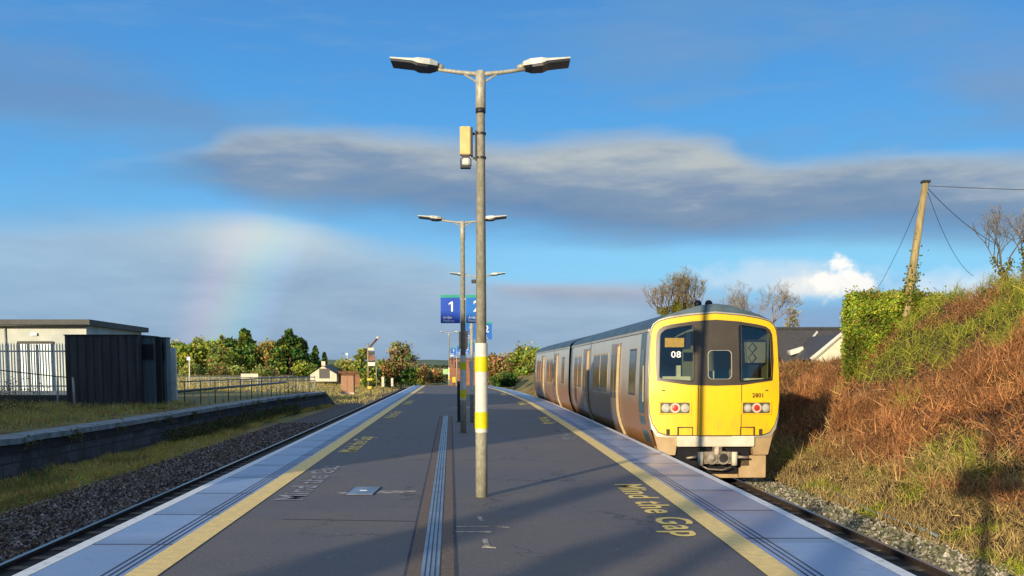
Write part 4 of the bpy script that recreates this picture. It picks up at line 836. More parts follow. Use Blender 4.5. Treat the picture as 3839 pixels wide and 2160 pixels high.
Yh = 104; x0, z1 = W(1685, 1347, Yh); x1, _ = W(1800, 1347, Yh); t0 = thing('brick_hut', ((x0+x1)/2, Yh, -.9), 'reddish-brown brick hut closing the far end of the platform', 'hut')
MB().box(x0, x1, Yh, Yh+3, -1, z1).build('wall', 'brick', t0, world=True); MB().box(x0-.1, x1+.1, Yh-.1, Yh+3.1, z1, z1+.12).build('roof', 'rust', t0, world=True)
for px in (1710, 1722, 1763): p = W(px, 1368, Yh); MB().box(p[0]-.12, p[0]+.12, Yh-.03, Yh, p[1]-.3, p[1]+.3).build('window', 'black', t0, world=True)
# poles in the left distance
for (px, y0, y1, Y, lb) in ((710, 1340, 1425, 110, 'slim cream pole with small head at the left edge of the tree belt'), (1302, 1325, 1400, 170, 'thin pale distant pole rising from the scrub')):
    p, q = W(px, y1, Y), W(px, y0, Y); t0 = thing('yard_pole', (p[0], Y, p[1]), lb, 'pole'); MB().tube([(p[0], Y, p[1]-1), (q[0], Y, q[1])], .07, 6).build('pole', 'cream', t0, True, True); MB().box(q[0]-.25, q[0]+.1, Y-.1, Y+.1, q[1]-.3, q[1]+.05).build('head', 'sign_white', t0, world=True)
# ------------------------------------------------------------ houses on the right
Yh = 64; zr_ = W(3000, 1232, Yh)[1]; ze = zr_-2.6; x0 = W(2880, 1232, Yh)[0]; x1 = x0+18
t0 = thing('bungalow', ((x0+x1)/2, Yh, .6), 'cream bungalow with dark slate roof between the train and the ivy hedge', 'house')
MB().box(x0+.3, x1-.3, Yh-4.2, Yh+4, .0, ze+.1).build('wall', 'cream', t0, world=True)
o = MB(); o.add([(x0, Yh-4.8, ze-.25), (x1, Yh-4.8, ze-.25), (x1, Yh, zr_), (x0, Yh, zr_), (x0, Yh+4.6, ze-.25), (x1, Yh+4.6, ze-.25)], [(0, 1, 2, 3), (3, 2, 5, 4)]); rf = o.build('roof', 'slate', t0, world=True)
MB().box(x0, x1, Yh-.12, Yh+.12, zr_-.02, zr_+.09).build('ridge', 'fascia', rf, world=False).location = (-((x0+x1)/2), -Yh, -.6)
def onroof(px, py):                                            # point on the front slope
    d = ray(px, py); s_ = (zr_-(ze-.25))/4.8; t_ = (CH-zr_+s_*Yh)/(s_*d[1]-d[2]); return (d[0]*t_, d[1]*t_-.04, CH+d[2]*t_+.05)
a, b2 = onroof(3062, 1249), onroof(2982, 1349); MB().tube([a, b2], .09, 4).build('barge_board', 'white_board', t0, world=True)
a, b2, c_ = W(3152, 1258, 57), W(3040, 1350, 57), W(3262, 1350, 57)
o = MB(); o.add([(b2[0], 57, b2[1]), (c_[0], 57, c_[1]), (a[0], 57, a[1])], [(0, 1, 2)]); o.add([(b2[0], 57, 0), (c_[0], 57, 0), (c_[0], 57, b2[1]), (b2[0], 57, b2[1])], [(0, 1, 2, 3)]); o.build('gable_wall', 'cream', t0, world=True)
MB().tube([(b2[0], 56.9, b2[1]), (a[0], 56.9, a[1]+.05), (c_[0], 56.9, c_[1])], .14, 4).build('barge_board', 'white_board', t0, world=True)
o = MB(); o.add([(b2[0]-.1, 56.8, b2[1]), (a[0], 56.8, a[1]+.1), (a[0], 63, a[1]+.1), (b2[0]-.1, 63, b2[1])], [(0, 1, 2, 3)]); o.build('gable_roof', 'slate', t0, world=True)
p = onroof(2975, 1322); MB().box(p[0]-.35, p[0]+.45, p[1]-.5, p[1]+.1, p[2]-.1, p[2]+.18, ry=-.3).build('roof_window', 'white_board', t0, world=True)
# ------------------------------------------------------------ leaning telegraph pole and wires
bz = W(3405, 1120, 32); tz = W(3470, 684, 32); dxz = (tz[0]-bz[0])/(tz[1]-bz[1])
t0 = thing('telegraph_pole', (bz[0]-dxz*1.5, 32, bz[1]-1.5), 'leaning weathered wooden telegraph pole above the ivy hedge', 'pole')
MB().tube([(bz[0]-dxz*1.5, 32, bz[1]-1.5), (bz[0], 32, bz[1]), (tz[0], 32, tz[1])], [.13, .125, .095], 14).build('pole', 'wood_pole', t0, True, True)
MB().box(tz[0]-.11, tz[0]+.11, 31.88, 32.12, tz[1]-.02, tz[1]+.05).build('cap', 'dark_metal', t0, world=True)
P_ = [(bz[0]+dxz*k+rng.normal(0, .11), 32+rng.normal(0, .11), bz[1]-.2+k) for k in np.abs(rng.normal(0, .55, 700))]
quads('ivy', P_, .09, pal([(.14, .18, .02), (.20, .2, .03)], len(P_)), 'leaf', t0, rel=t0.location)
def wire(p, q, sag, label, r=.010):
    pts = [(p[0]+(q[0]-p[0])*k/12, p[1]+(q[1]-p[1])*k/12, p[2]+(q[2]-p[2])*k/12-sag*4*(k/12)*(1-k/12)) for k in range(13)]
    o = MB().tube(pts, r, 5).build('overhead_wire', 'wire'); tag(o, label, 'wire', None)
T_ = (tz[0], 32, tz[1]-.1); q = W(3880, 706, 30); wire(T_, (q[0]+3, 29.5, q[1]-.2), .03, 'overhead wire running level from the pole top to the right')
q = W(3725, 910, 38); wire(T_, (q[0], 38, q[1]), .15, 'overhead wire sloping down right towards the bare tree'); q = W(3650, 1035, 40); wire(T_, (q[0], 40, q[1]), .45, 'steep sagging overhead wire dropping right of the pole', .008); q = W(3275, 1105, 45); wire(T_, (q[0], 45, q[1]), .25, 'faint overhead wire dropping left of the pole', .008)
# pale blue pipe along the foot of the bank
pts = []
for (px, py) in ((2885, 1774), (2960, 1790), (3040, 1818), (3110, 1842), (3180, 1880), (3260, 1915), (3340, 1945), (3430, 1975), (3518, 2013)): p = G(px, py, -.88); pts.append((p[0], p[1], -.86+.02*math.sin(px)))
tag(MB().tube(pts, .02, 6).build('conduit_pipe', 'cable', None, True), 'pale blue conduit pipe lying along the foot of the bank', 'pipe')
# ------------------------------------------------------------ bank vegetation
def bankpts(n, y0, y1, r0, r1, h=.0):
    out = []
    while len(out) < n:
        y = y0+(y1-y0)*random.random()**1.25; r = random.uniform(r0, r1); out.append((xe(y)+r, y, bankz(r, y)+h*random.random()))
    return np.array(out)
bm_ = MB(); ybs = list(np.arange(3, 60, .35)); rs = [3.2+.2*k for k in range(56)]
for y in ybs:
    for r in rs:
        n_ = mn.noise(Vector((r*.9, y*.7, 2)))*.50 + mn.noise(Vector((r*2.6, y*2.2, 7)))*.30; f_ = sm(3.2, 4.6, r); bm_.v.append((xe(y)+r, y, bankz(r, y)+.02+f_*(n_+.10)))
n = len(rs); bm_.f = [(i*n+j_, i*n+j_+1, (i+1)*n+j_+1, (i+1)*n+j_) for i in range(len(ybs)-1) for j_ in range(n-1)]
struct(bm_.build('embankment', 'bank', None, True))
def bankcol(P, kind):
    out = []
    for x, y, z in P:
        r = x-xe(y); n_ = (-9 if y > 33.5 and random.random() < .93 else 0)+mn.noise(Vector((x*.55, y*.4, z*.6)))+.5*mn.noise(Vector((x*1.9, y*1.5, z*2))); hi_ = (z-bankz(3.25, y))/4.4
        green = n_ > .58 or (hi_ > .72 and n_ > -.02) or (y > 25 and hi_ > .52 and n_ > -.15) or (hi_ < .14 and n_ > .25)
        if green: c_ = random.choice([(.27, .29, .03), (.18, .23, .025), (.37, .34, .05)])
        elif hi_ < .15 or (hi_ < .3 and n_ > .25): c_ = random.choice([(.60, .44, .17), (.44, .30, .12), (.30, .22, .08)])
        else: c_ = random.choice([(.52, .24, .09), (.42, .18, .07), (.60, .32, .13), (.24, .11, .05)])
        k = (1+.28*random.gauss(0, 1))*(1+.45*max(n_, -.8)*(1 if not green else .2))*(1 if green else .86); out.append(tuple(max(.01, q*k) for q in c_))
    return out
def nzh(P):
    for p in P: r = p[0]-xe(p[1]); p[2] += .10+sm(3.2, 4.6, r)*(mn.noise(Vector((r*.9, p[1]*.7, 2)))*.50+mn.noise(Vector((r*2.6, p[1]*2.2, 7)))*.30)
    return P
P = nzh(bankpts(95000, 10, 44, 4.0, 12.5, .30)); o = quads('bramble_scrub', P, .010+.008*rng.random(len(P)), bankcol(P, 0), 'grassblade', None, elong=24, up=.9); o['kind'] = 'stuff'; tag(o, 'reddish-brown dead bramble and bracken covering the right bank', 'scrub')
P = nzh(bankpts(34000, 10, 44, 4.2, 12.5, .25)); o = quads('bramble_leaves', P, .06, bankcol(P, 1), 'leaf'); o['kind'] = 'stuff'; tag(o, 'small brown and green bramble leaves over the right bank', 'leaves')
P = nzh(bankpts(24000, 9, 30, 3.2, 5.4, .07)); P = P[rng.random(len(P)) < .9]; o = quads('bank_grass', P, .016, bankcol(P, 2), 'grassblade', None, elong=11, up=1.4); o['kind'] = 'stuff'; tag(o, 'short tan and green grass at the foot of the right bank', 'grass')
P = bankpts(12000, 36, 100, 4.0, 13, .5); o = quads('far_scrub', P, .12, pal([(.30, .15, .06), (.24, .12, .05), (.35, .22, .08)], len(P)), 'leaf', None, elong=3, up=.5); o['kind'] = 'stuff'; tag(o, 'brown scrub on the low bank beyond the train', 'scrub')
Q = []
for k in range(150):
    y = 12+26*random.random()**1.1; r = random.uniform(5.0, 11.0)
    if bankz(r, y) < -.35 or (y > 23 and y < 33 and r > 6.6): continue
    R_ = random.uniform(.35, .7); hgt = random.uniform(.45, .85); cz = bankz(r, y)+.15; cx_ = xe(y)+r
    for q in range(430):
        a = random.random()*2*PI; u = random.random()**.5; e = random.random(); Q.append((cx_+R_*u*math.cos(a)*(1-.4*e), y+R_*u*math.sin(a)*(1-.4*e), cz+hgt*e*(1-u*.5)))
Q = np.array(Q); kk = rng.random(len(Q)//430)
cl = pal([(.50, .22, .08), (.38, .16, .06), (.58, .30, .12), (.20, .09, .04), (.30, .14, .06)], len(Q), .25)*np.repeat(.65+.7*kk, 430)[:, None]
o = quads('russet_shrubs', Q, .010+.006*rng.random(len(Q)), cl, 'grassblade', None, elong=20, up=1.8); o['kind'] = 'stuff'; tag(o, 'dense russet twiggy shrubs standing all over the right bank', 'shrubs')
# upright dead stalks along the crest
P = []
for k in range(260):
    y = random.uniform(14, 31); r = random.uniform(9.2, 11); P.append((xe(y)+r, y, bankz(r, y)+.25))
o = quads('dead_stalks', P, .03, pal([(.26, .13, .06), (.2, .1, .05)], len(P)), 'grassblade', None, elong=14, up=3); o['kind'] = 'stuff'; tag(o, 'thin dead stalks standing on the crest of the bank', 'stalks')
# ---- ivy hedge
xa, zt = W(3140, 1118, 33); xb, _ = W(3500, 1120, 33)
t0 = thing('ivy_hedge', ((xa+xb)/2, 34, .8), 'tall square-cut bright green ivy hedge at the end of the bank', 'hedge')
N = 34000; P = []; C_ = []
for k in range(N):
    u, v, w = random.random(), random.random(), random.random(); fx = random.random()
    if fx < .62: x, y, z = xa+u*(xb-xa), 31.9, .5+w*(zt-.5)
    elif fx < .80: x, y, z = xa+v*2.6*.31+u*(xb-xa-.8), 31.9+v*2.6, zt
    else: x, y, z = xa+v*2.6*.31, 31.9+v*2.6, .5+w*(zt-.5)
    n_ = mn.noise(Vector((x*1.6, y*1.6, z*1.6))); n2 = mn.noise(Vector((x*5, y*5, z*5)))
    if n_+n2*.6 < -.50: continue
    d = n_*.22+n2*.10; top = .12*mn.noise(Vector((x*3, 0, 4)))
    P.append((x+random.gauss(0, .05)+(-d if fx >= .8 else 0)+(.10 if z < 1.4 and fx >= .8 else 0), y-(d if fx < .62 else 0)+random.gauss(0, .05), z+random.gauss(0, .06)+top*(z/zt)))
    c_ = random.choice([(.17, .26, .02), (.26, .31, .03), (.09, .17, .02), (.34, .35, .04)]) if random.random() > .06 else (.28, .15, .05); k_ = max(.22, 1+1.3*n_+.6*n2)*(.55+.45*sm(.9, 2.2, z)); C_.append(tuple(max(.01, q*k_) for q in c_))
for k in range(900):
    x = random.uniform(xa+.2, xb); P.append((x, random.uniform(31.9, 33), zt+abs(random.gauss(0, .10))*(1+mn.noise(Vector((x*4, 0, 0)))))); C_.append(random.choice([(.30, .34, .03), (.20, .24, .03), (.36, .26, .08)]))
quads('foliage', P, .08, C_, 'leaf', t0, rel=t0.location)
MB().box(xa+.95, xb, 32.05, 34.4, .2, zt-.1).build('inner_stems', 'bark', t0, world=True)
# ------------------------------------------------------------ trees
def blob_tree(name, cx, cy, zb, h, w, label, cols, cat='tree', shape='round', n=1500, leaf=.35, trunk=True, clump=26, group=None):
    t0 = thing(name, (cx, cy, zb), label, cat, group); P = []; C_ = []
    for k in range(clump):
        if shape == 'cone':
            f_ = random.random()**.8; rr = w/2*(1-f_)**.75*(.75+.4*random.random()); a = random.random()*2*PI; q = math.sqrt(random.random())
            c_ = (rr*q*math.cos(a), rr*q*math.sin(a), h*(.06+.92*f_)); s_ = w*.085*(1.25-f_)
        elif shape == 'column':
            f_ = random.random(); rr = w/2*min(1, 2.2*(1-f_)+.1, .7+f_); a = random.random()*2*PI; c_ = (rr*.8*math.cos(a), rr*.8*math.sin(a), h*(.05+.9*f_)); s_ = w*.10
        else:
            a = random.random()*2*PI; f_ = random.random(); e = math.sqrt(max(0, 1-(2*f_-1)**2))*.5+.28; q = random.random()**.5; c_ = (w/2*e*q*math.cos(a)*1.15, w/2*e*q*math.sin(a)*1.15, h*(.12+.76*f_)); s_ = w*.10
        b = cols[random.randrange(len(cols))]; br = random.uniform(.6, 1.35); m_ = n//clump
        pp = rng.normal(0, 1, (m_, 3))*s_*np.array([1, 1, .9]); P += [(c_[0]+x, c_[1]+y, max(.02, c_[2]+z)) for x, y, z in pp]
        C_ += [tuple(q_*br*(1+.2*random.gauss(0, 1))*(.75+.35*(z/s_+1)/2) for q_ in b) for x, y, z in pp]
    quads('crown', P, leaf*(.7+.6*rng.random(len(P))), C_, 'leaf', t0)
    if trunk:
        MB().tube([(0, 0, -.3), (w*.02, 0, h*.45), (0, 0, h*.85)], [w*.045, w*.03, w*.01], 7).build('trunk', 'bark', t0, True)
    return t0
def far_tree(sx, stop, sbase, wpx, Y, label, cols, **kw):
    cx, zb = W(sx, sbase, Y); zt = W(sx, stop, Y)[1]; w = wpx/FX*Y; return blob_tree(kw.pop('name', 'tree'), cx, Y, zb-.3, zt-zb+.3, w, label, cols, **kw)
DG = [(.04, .09, .02), (.07, .14, .025), (.16, .22, .03)]; LG = [(.28, .34, .04), (.36, .38, .05), (.18, .25, .04)]; OG = [(.24, .28, .06), (.32, .32, .08), (.16, .21, .05)]; BR = [(.42, .27, .09), (.34, .20, .07), (.46, .33, .12)]; PB = [(.34, .27, .16), (.28, .21, .12)]
g1 = 'belt of trees beyond the old platform'
for (sx, st, w, Y, sh, cols, lb) in (
    (660, 1290, 60, 205, 'column', OG, 'thin olive tree at the left end of the belt, touching the kiosk'), (702, 1297, 62, 190, 'round', LG, 'bright green round tree just right of the kiosks'),
    (752, 1272, 60, 230, 'column', OG, 'sparse olive treetop behind the bright round tree'), (783, 1292, 90, 195, 'round', LG, 'light green bushy tree third from the left of the belt'),
    (834, 1256, 42, 235, 'cone', OG, 'thin grey-green conifer tip rising behind the light bushes'), (826, 1308, 60, 190, 'round', OG, 'olive brown bush below the thin conifer tip'),
    (866, 1276, 52, 200, 'column', DG, 'dark green columnar tree left of the tallest left conifer'), (921, 1228, 74, 195, 'cone', DG[:2]+LG[:1], 'tallest pointed conifer in the left half of the belt'),
    (900, 1310, 60, 186, 'round', DG, 'dark low tree at the foot of the tallest left conifer'), (965, 1296, 60, 192, 'round', DG, 'dark rounded tree right of the tallest left conifer'),
    (1020, 1282, 72, 190, 'round', OG+BR[:1], 'brown-green tree between the two big conifers'), (1086, 1238, 96, 188, 'cone', DG, 'big dark spreading conifer right of the belt centre'), (1128, 1268, 72, 192, 'cone', DG+LG[:1], 'greener conifer leaning on the big dark conifer'),
    (1184, 1298, 34, 215, 'cone', DG, 'small thin dark conifer right of the big ones'), (1217, 1322, 20, 225, 'cone', DG, 'smallest dark conifer spire above the cottage')):
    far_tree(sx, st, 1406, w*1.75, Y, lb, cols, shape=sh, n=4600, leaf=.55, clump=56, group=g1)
far_tree(1140, 1362, 1404, 90, 175, 'bright green low shrub left of the cottage', LG, name='shrub', cat='shrub', n=1000, leaf=.35, trunk=False)
for (sx, st, sb, w, Y, lb) in ((720, 1368, 1412, 110, 170, 'rusty brown bush under the left trees'), (800, 1372, 1410, 110, 172, 'orange-brown bush under the light green trees'), (880, 1378, 1408, 90, 174, 'brown bush under the tallest left conifer'), (1000, 1386, 1406, 120, 170, 'low brown bush under the brown-green tree')):
    far_tree(sx, st, sb, w, Y, lb, BR[:1]+OG+OG, name='bush', cat='bush', n=900, leaf=.35, trunk=False, clump=18, group='rusty bushes under the tree belt')
for (sx, st, sb, w, Y, cols, lb, nm) in (
    (1300, 1358, 1420, 110, 150, OG+LG, 'green and brown bush behind the equipment cabinet', 'bush'), (1362, 1300, 1420, 48, 150, OG, 'pointed olive tree behind the semaphore signal', 'tree'),
    (1395, 1372, 1438, 70, 128, LG+DG, 'green bush at the foot of the semaphore signal', 'bush'), (1452, 1348, 1442, 90, 135, BR+OG, 'brown bush right of the semaphore signal', 'bush'),
    (1503, 1274, 1445, 92, 140, PB+BR[:1]+OG[:1], 'tall pale reddish-brown tree with feathery top near the left track', 'tree'), (1536, 1375, 1440, 44, 125, DG, 'dark green bush beside the left track', 'bush'),
    (1575, 1378, 1432, 70, 150, BR+OG, 'golden brown bush above the left track end', 'bush'), (1630, 1392, 1428, 90, 170, OG+BR, 'low golden scrub bush straight ahead in the distance', 'bush'), (1248, 1380, 1420, 70, 160, OG, 'olive bush behind the cottage', 'bush')):
    far_tree(sx, st, sb, w*1.15, Y, lb, cols, name=nm, cat=nm, n=2400, leaf=.36, trunk=nm == 'tree', clump=30)
for (sx, st, sb, w, Y, cols, lb) in (
    (1838, 1325, 1430, 60, 150, DG+BR, 'dark-topped bush just right of the nearest lamp post'), (1880, 1338, 1436, 100, 132, BR, 'orange-brown bush right of the nearest lamp post'), (1930, 1322, 1432, 90, 135, BR+OG, 'tall golden brown bush at the centre right'),
    (1968, 1292, 1436, 90, 125, LG+OG, 'tall bright green and yellow bush left of the train'), (2010, 1305, 1440, 70, 122, LG+OG, 'green bush partly hidden by the rear of the train'), (1890, 1404, 1438, 60, 118, DG, 'low dark bush at the foot of the brown bushes'), (2060, 1330, 1440, 90, 130, BR, 'brown bush behind the rear car of the train')):
    far_tree(sx, st, sb, w*1.35, Y, lb, cols, name='bush', cat='bush', n=3000, leaf=.32, trunk=False, clump=46)
# bare winter trees
def bare(name, base, h, spread, label, m='bark_pale', seed=1, depth=5, stems=5, ivy=0, r0=.09, lean=0, upb=.28, tuft=0):
    rnd = random.Random(seed); t0 = thing(name, base, label, 'tree'); o = MB(); tips = []; tr = MB(); ivp = []
    def grow(p, d, L, r, k):
        q = p; n_ = 3; pts = [p]; rr = [r]
        for i in range(n_):
            d = (d+Vector((rnd.gauss(0, .13), rnd.gauss(0, .13), rnd.gauss(0, .06)+upb*.25))).normalized(); q = q+d*L/n_; pts.append(q); rr.append(r*(1-.33*(i+1)/n_))
        (tr if k >= depth-1 else o).tube(pts, rr, 6 if k >= depth-1 else 4 if k > 1 else 3, False)
        if k >= depth-1-(ivy > 1): ivp.extend([(pts[j_].lerp(pts[j_+1], rnd.random()), rr[j_]) for j_ in range(n_) for _ in range(8)])
        if k > 0:
            for c_ in range(rnd.choice((2, 3, 3)) if k > 1 else 3):
                ax = Vector((rnd.gauss(0, 1), rnd.gauss(0, 1), rnd.gauss(0, .4))).normalized(); nd = (d+ax*rnd.uniform(.35, .75)*spread).normalized(); s_ = pts[-1] if c_ < 2 else pts[-2]; grow(s_, nd, L*rnd.uniform(.6, .82), r*.62, k-1)
        else: tips.append(q)
    for s_ in range(stems):
        a = 2*PI*s_/stems+rnd.random(); d = Vector((math.cos(a)*spread*.45+lean, math.sin(a)*spread*.45, 1)).normalized(); grow(Vector((math.cos(a)*.15, math.sin(a)*.15, -.3)), d, h*.36, r0, depth)
    tr.build('trunk', m, t0, True); o.build('branches', m, t0, True)
    if ivy:
        P = [tuple(p+Vector((rnd.gauss(0, .16), rnd.gauss(0, .16), rnd.gauss(0, .16)))*h*.16) for p, r in ivp for _ in range(int(10*ivy))]; quads('ivy', P, h*.028, pal([(.20, .20, .025), (.27, .24, .03), (.12, .15, .02)], len(P)), 'leaf', t0)
    if tuft:
        P = [tuple(q+Vector((rnd.gauss(0, .1), rnd.gauss(0, .1), rnd.gauss(0, .1)))*h*.12) for q in tips for _ in range(tuft)]; quads('twigs', P, h*.004, pal([(.34, .26, .12), (.26, .2, .1)], len(P)), 'grassblade', t0, elong=16, up=.6)
    return t0
p = W(2545, 1260, 78); bare('bare_tree', (p[0], 78, p[1]), 4.6, 1.1, 'bare ivy-clad tree with several upright stems behind the train roof', 'bark', 3, 4, 8, 1.0, .09, upb=.8, tuft=8)
p = W(2860, 1270, 84); bare('bare_tree', (p[0], 84, p[1]), 4.6, 1.1, 'pale leafless tree behind the right corner of the train roof', 'bark_pale', 8, 5, 5, 0, .08, upb=.3, tuft=3)
p = W(2960, 1240, 80); far_tree(2960, 1150, 1235, 70, 80, 'small yellow-leaved bush tree above the bungalow roof', [(.34, .27, .10), (.4, .3, .14)], n=500, leaf=.14)
p = W(3852, 1110, 36); bare('bare_tree', (p[0], 36, p[1]), 3.1, 1.15, 'leafless tree with ivy on its trunk at the top right of the bank', 'bark', 21, 5, 4, .5, .06, lean=-.05, upb=.32, tuft=3)
p = W(3480, 1120, 34)
# ------------------------------------------------------------ grass on the left
def lp(n, y0, y1, l0, l1, z, keep=None, pw=1.6):
    out = []
    while len(out) < n:
        y = y0+(y1-y0)*random.random()**pw; l = random.uniform(l0, l1); x = xl(y, l)
        if keep and not keep(x, y, l): continue
        out.append((x, y, z(x, y, l)))
    return np.array(out)
edge = lambda y: -8.15+.45*mn.noise(Vector((y*.35, 0, 9)))-.9*sm(30, 60, y)
P = lp(26000, 14, 80, -10.25, -7.6, lambda x, y, l: GZ+.04+.16*random.random()*max(0, .4+mn.noise(Vector((x*.8, y*.4, 1)))), lambda x, y, l: l < edge(y) and x < xo(min(y, 73))-.02+ (y > 73)*9 or False)
# those must lie in front of the old platform face
P = np.array([(max(x, xo(min(y, 73))+.05+random.random()*.3) if y < 73 else x, y, z) for x, y, z in lp(26000, 14, 80, -10.3, -7.6, lambda x, y, l: GZ+.05+.2*random.random()*max(0, .35+mn.noise(Vector((x*.8, y*.4, 1)))), lambda x, y, l: l < edge(y))])
C_ = [tuple(q*(1+.25*random.gauss(0, 1)) for q in ((.50, .40, .11) if mn.noise(Vector((x*.7, y*.3, 3))) > -.12 else random.choice([(.20, .25, .05), (.34, .22, .08), (.26, .23, .06)]))) for x, y, z in P]
o = quads('trackside_grass', P, .02, C_, 'grassblade', None, elong=9, up=.9); o['kind'] = 'stuff'; tag(o, 'yellowed grass strip below the old platform wall', 'grass')
P = lp(30000, 20, 46, -22, -10.9, lambda x, y, l: .02+.16*random.random()*(1+mn.noise(Vector((x*.6, y*.6, 0)))), lambda x, y, l: x < xo(y)-.45, 1.1)
C_ = [tuple(q*(1+.25*random.gauss(0, 1)) for q in ((.44, .37, .10) if mn.noise(Vector((x*.6, y*.5, 3))) > .0 else random.choice([(.20, .28, .05), (.42, .22, .09), (.27, .25, .07)]))) for x, y, z in P]
o = quads('platform_grass', P, .02, C_, 'grassblade', None, elong=9, up=1.0); o['kind'] = 'stuff'; tag(o, 'rough green and tan grass on top of the old platform', 'grass')
far_g = lp(30000, 76, 150, -45, -6.2, lambda x, y, l: terr(x, y)+.25*random.random(), None, 1.2); o = quads('field_grass', far_g, .042, pal([(.50, .42, .12), (.38, .38, .10), (.56, .38, .14)], len(far_g)), 'grassblade', None, elong=5, up=.8); o['kind'] = 'stuff'; tag(o, 'golden rough grass in the field beyond the old platform', 'grass')
def dens(n, y0, y1, lo, hi):
    return lp(n, y0, y1, lo, hi, lambda x, y, l: GZ+.1+.65*random.random()**1.5)
P = np.array([(xo(y)+.05+abs(random.gauss(0, .35)), y, GZ+.05+.62*random.random()*(.5+.5*mn.noise(Vector((y*.5, 3, 3)))+.4)) for y in rng.uniform(36, 62, 9000)])
t0 = thing('trackside_shrub', (xo(48), 48, GZ), 'dark green bramble growing against the old platform wall', 'shrub'); quads('foliage', P, .07, pal([(.06, .09, .02), (.04, .06, .02), (.12, .08, .04)], len(P)), 'leaf', t0, rel=t0.location)
x_, _z = W(20, 1590, 36); blob_tree('bramble_bush', x_-.6, 36, -.1, 1.2, 3.6, 'dark reddish bramble bush on the old platform at the left edge', [(.12, .06, .05), (.09, .09, .04), (.16, .1, .06)], 'bush', n=2600, leaf=.06, trunk=False, clump=40)
# far hill line with hedges
o = MB(); xs_ = np.linspace(-1700, 1500, 90)
for x in xs_: h_ = 15+7*mn.noise(Vector((x*.0022, 2, 0)))+3*mn.noise(Vector((x*.012, 6, 0))); o.v += [(x, 1500, -6), (x, 1540, max(4, h_*.8))]
o.f = [(2*i, 2*i+2, 2*i+3, 2*i+1) for i in range(len(xs_)-1)]; struct(o.build('hills', 'hill', None, True))
P = []; 
for x in np.linspace(-420, 300, 5200): y = 640+.2*x+60*mn.noise(Vector((x*.01, 0, 0))); P.append((x, y, terr(x, y)+random.random()*3.6*max(.15, .5+mn.noise(Vector((x*.02, 5, 0))))))
o = quads('distant_woodland', P, 1.6, pal([(.06, .09, .05), (.09, .10, .05), (.05, .07, .05)], len(P)), 'leaf'); o['kind'] = 'stuff'; tag(o, 'dark distant hedgerow line on the horizon fields', 'trees')
# ------------------------------------------------------------ unseen building and trees, added behind the viewer to shade the platform
x, y = AC(-4, -27.2); t0 = thing('shade_blocker_building', (x, y, 0), 'unseen two-storey building added left of the viewer to cast shade', 'building', rz=-SA)
MB().box(-17, 6.1, -4, 0, -1, 10.6).build('wall', 'brick', t0); MB().prism([(-17.3, 10.6), (6.3, 10.6), (3.2, 12.6), (-14, 12.6)], -4.4, .3).build('roof', 'slate', t0); MB().box(-3, -1.8, -3, -1.6, 12.4, 13.8).build('chimney', 'brick', t0); MB().box(6.12, 17.0, -4, -.02, -1, 7.3).build('wing_wall', 'brick', t0); MB().prism([(6.12, 7.3), (17.25, 7.3), (15.0, 8.5), (6.12, 8.5)], -4.2, .2).build('wing_roof', 'slate', t0); 
def shade_blocker_tree(c_, r_, a_, h_, lb):  # columnar trees added out of view, gaps between them leave sunlit streaks
    x, y = AC(a_, c_); blob_tree('shade_blocker_tree', x, y, -1.0, h_+1, r_*2, lb, DG, 'tree', 'column', n=3600, leaf=.22, clump=60, group='unseen trees added to cast shade streaks')
for c_, r_, h_, lb in ((-5.12, .50, 6.6, 'unseen columnar tree added for shade, nearest the added building'), (-3.30, .36, 6.9, 'unseen columnar tree added for shade, second from the added building'), (-2.35, .26, 6.3, 'unseen columnar tree added for shade, third from the added building'), (-1.35, .22, 5.8, 'slimmest unseen tree added for shade, farthest from the added building')): shade_blocker_tree(c_, r_, -14.5, h_, lb)
# ------------------------------------------------------------ sky
w = bpy.data.worlds.new('World'); sc.world = w; w.use_nodes = True; t = w.node_tree; bg = t.nodes['Background']
sky = t.nodes.new('ShaderNodeTexSky'); sky.sky_type = 'NISHITA'; sky.sun_disc = False; sky.sun_elevation = SE; sky.sun_rotation = R(205.5); sky.ozone_density = 2.5; sky.dust_density = .6
tc = t.nodes.new('ShaderNodeTexCoord'); D = tc.outputs['Generated']; sp = t.nodes.new('ShaderNodeSeparateXYZ'); t.links.new(D, sp.inputs[0]); X, Y_, Z = sp.outputs
az = mth(t, 'MULTIPLY', mth(t, 'ARCTAN2', X, Y_), 180/PI); el = mth(t, 'MULTIPLY', mth(t, 'ARCSINE', Z), 180/PI)
def nv(scale, sx, sz, det=4, seed=0, rough=.55):
    m_ = t.nodes.new('ShaderNodeMapping'); m_.inputs['Scale'].default_value = (sx, sx, sz); m_.inputs['Location'].default_value = (seed, seed*.7, seed*.3); t.links.new(D, m_.inputs[0])
    n = t.nodes.new('ShaderNodeTexNoise'); n.inputs['Scale'].default_value = scale; n.inputs['Detail'].default_value = det; n.inputs['Roughness'].default_value = rough; t.links.new(m_.outputs[0], n.inputs[0]); return n.outputs[0]
F1 = FX/1024*1.0/ (3839/1024)   # not used further
def dA(x): return math.degrees(math.atan((x*1.4908-CX)/FX))
def dE(x, y): a = math.atan((x*1.4908-CX)/FX); return math.degrees(math.atan((VH-y*1.4908)/FX*math.cos(a)))
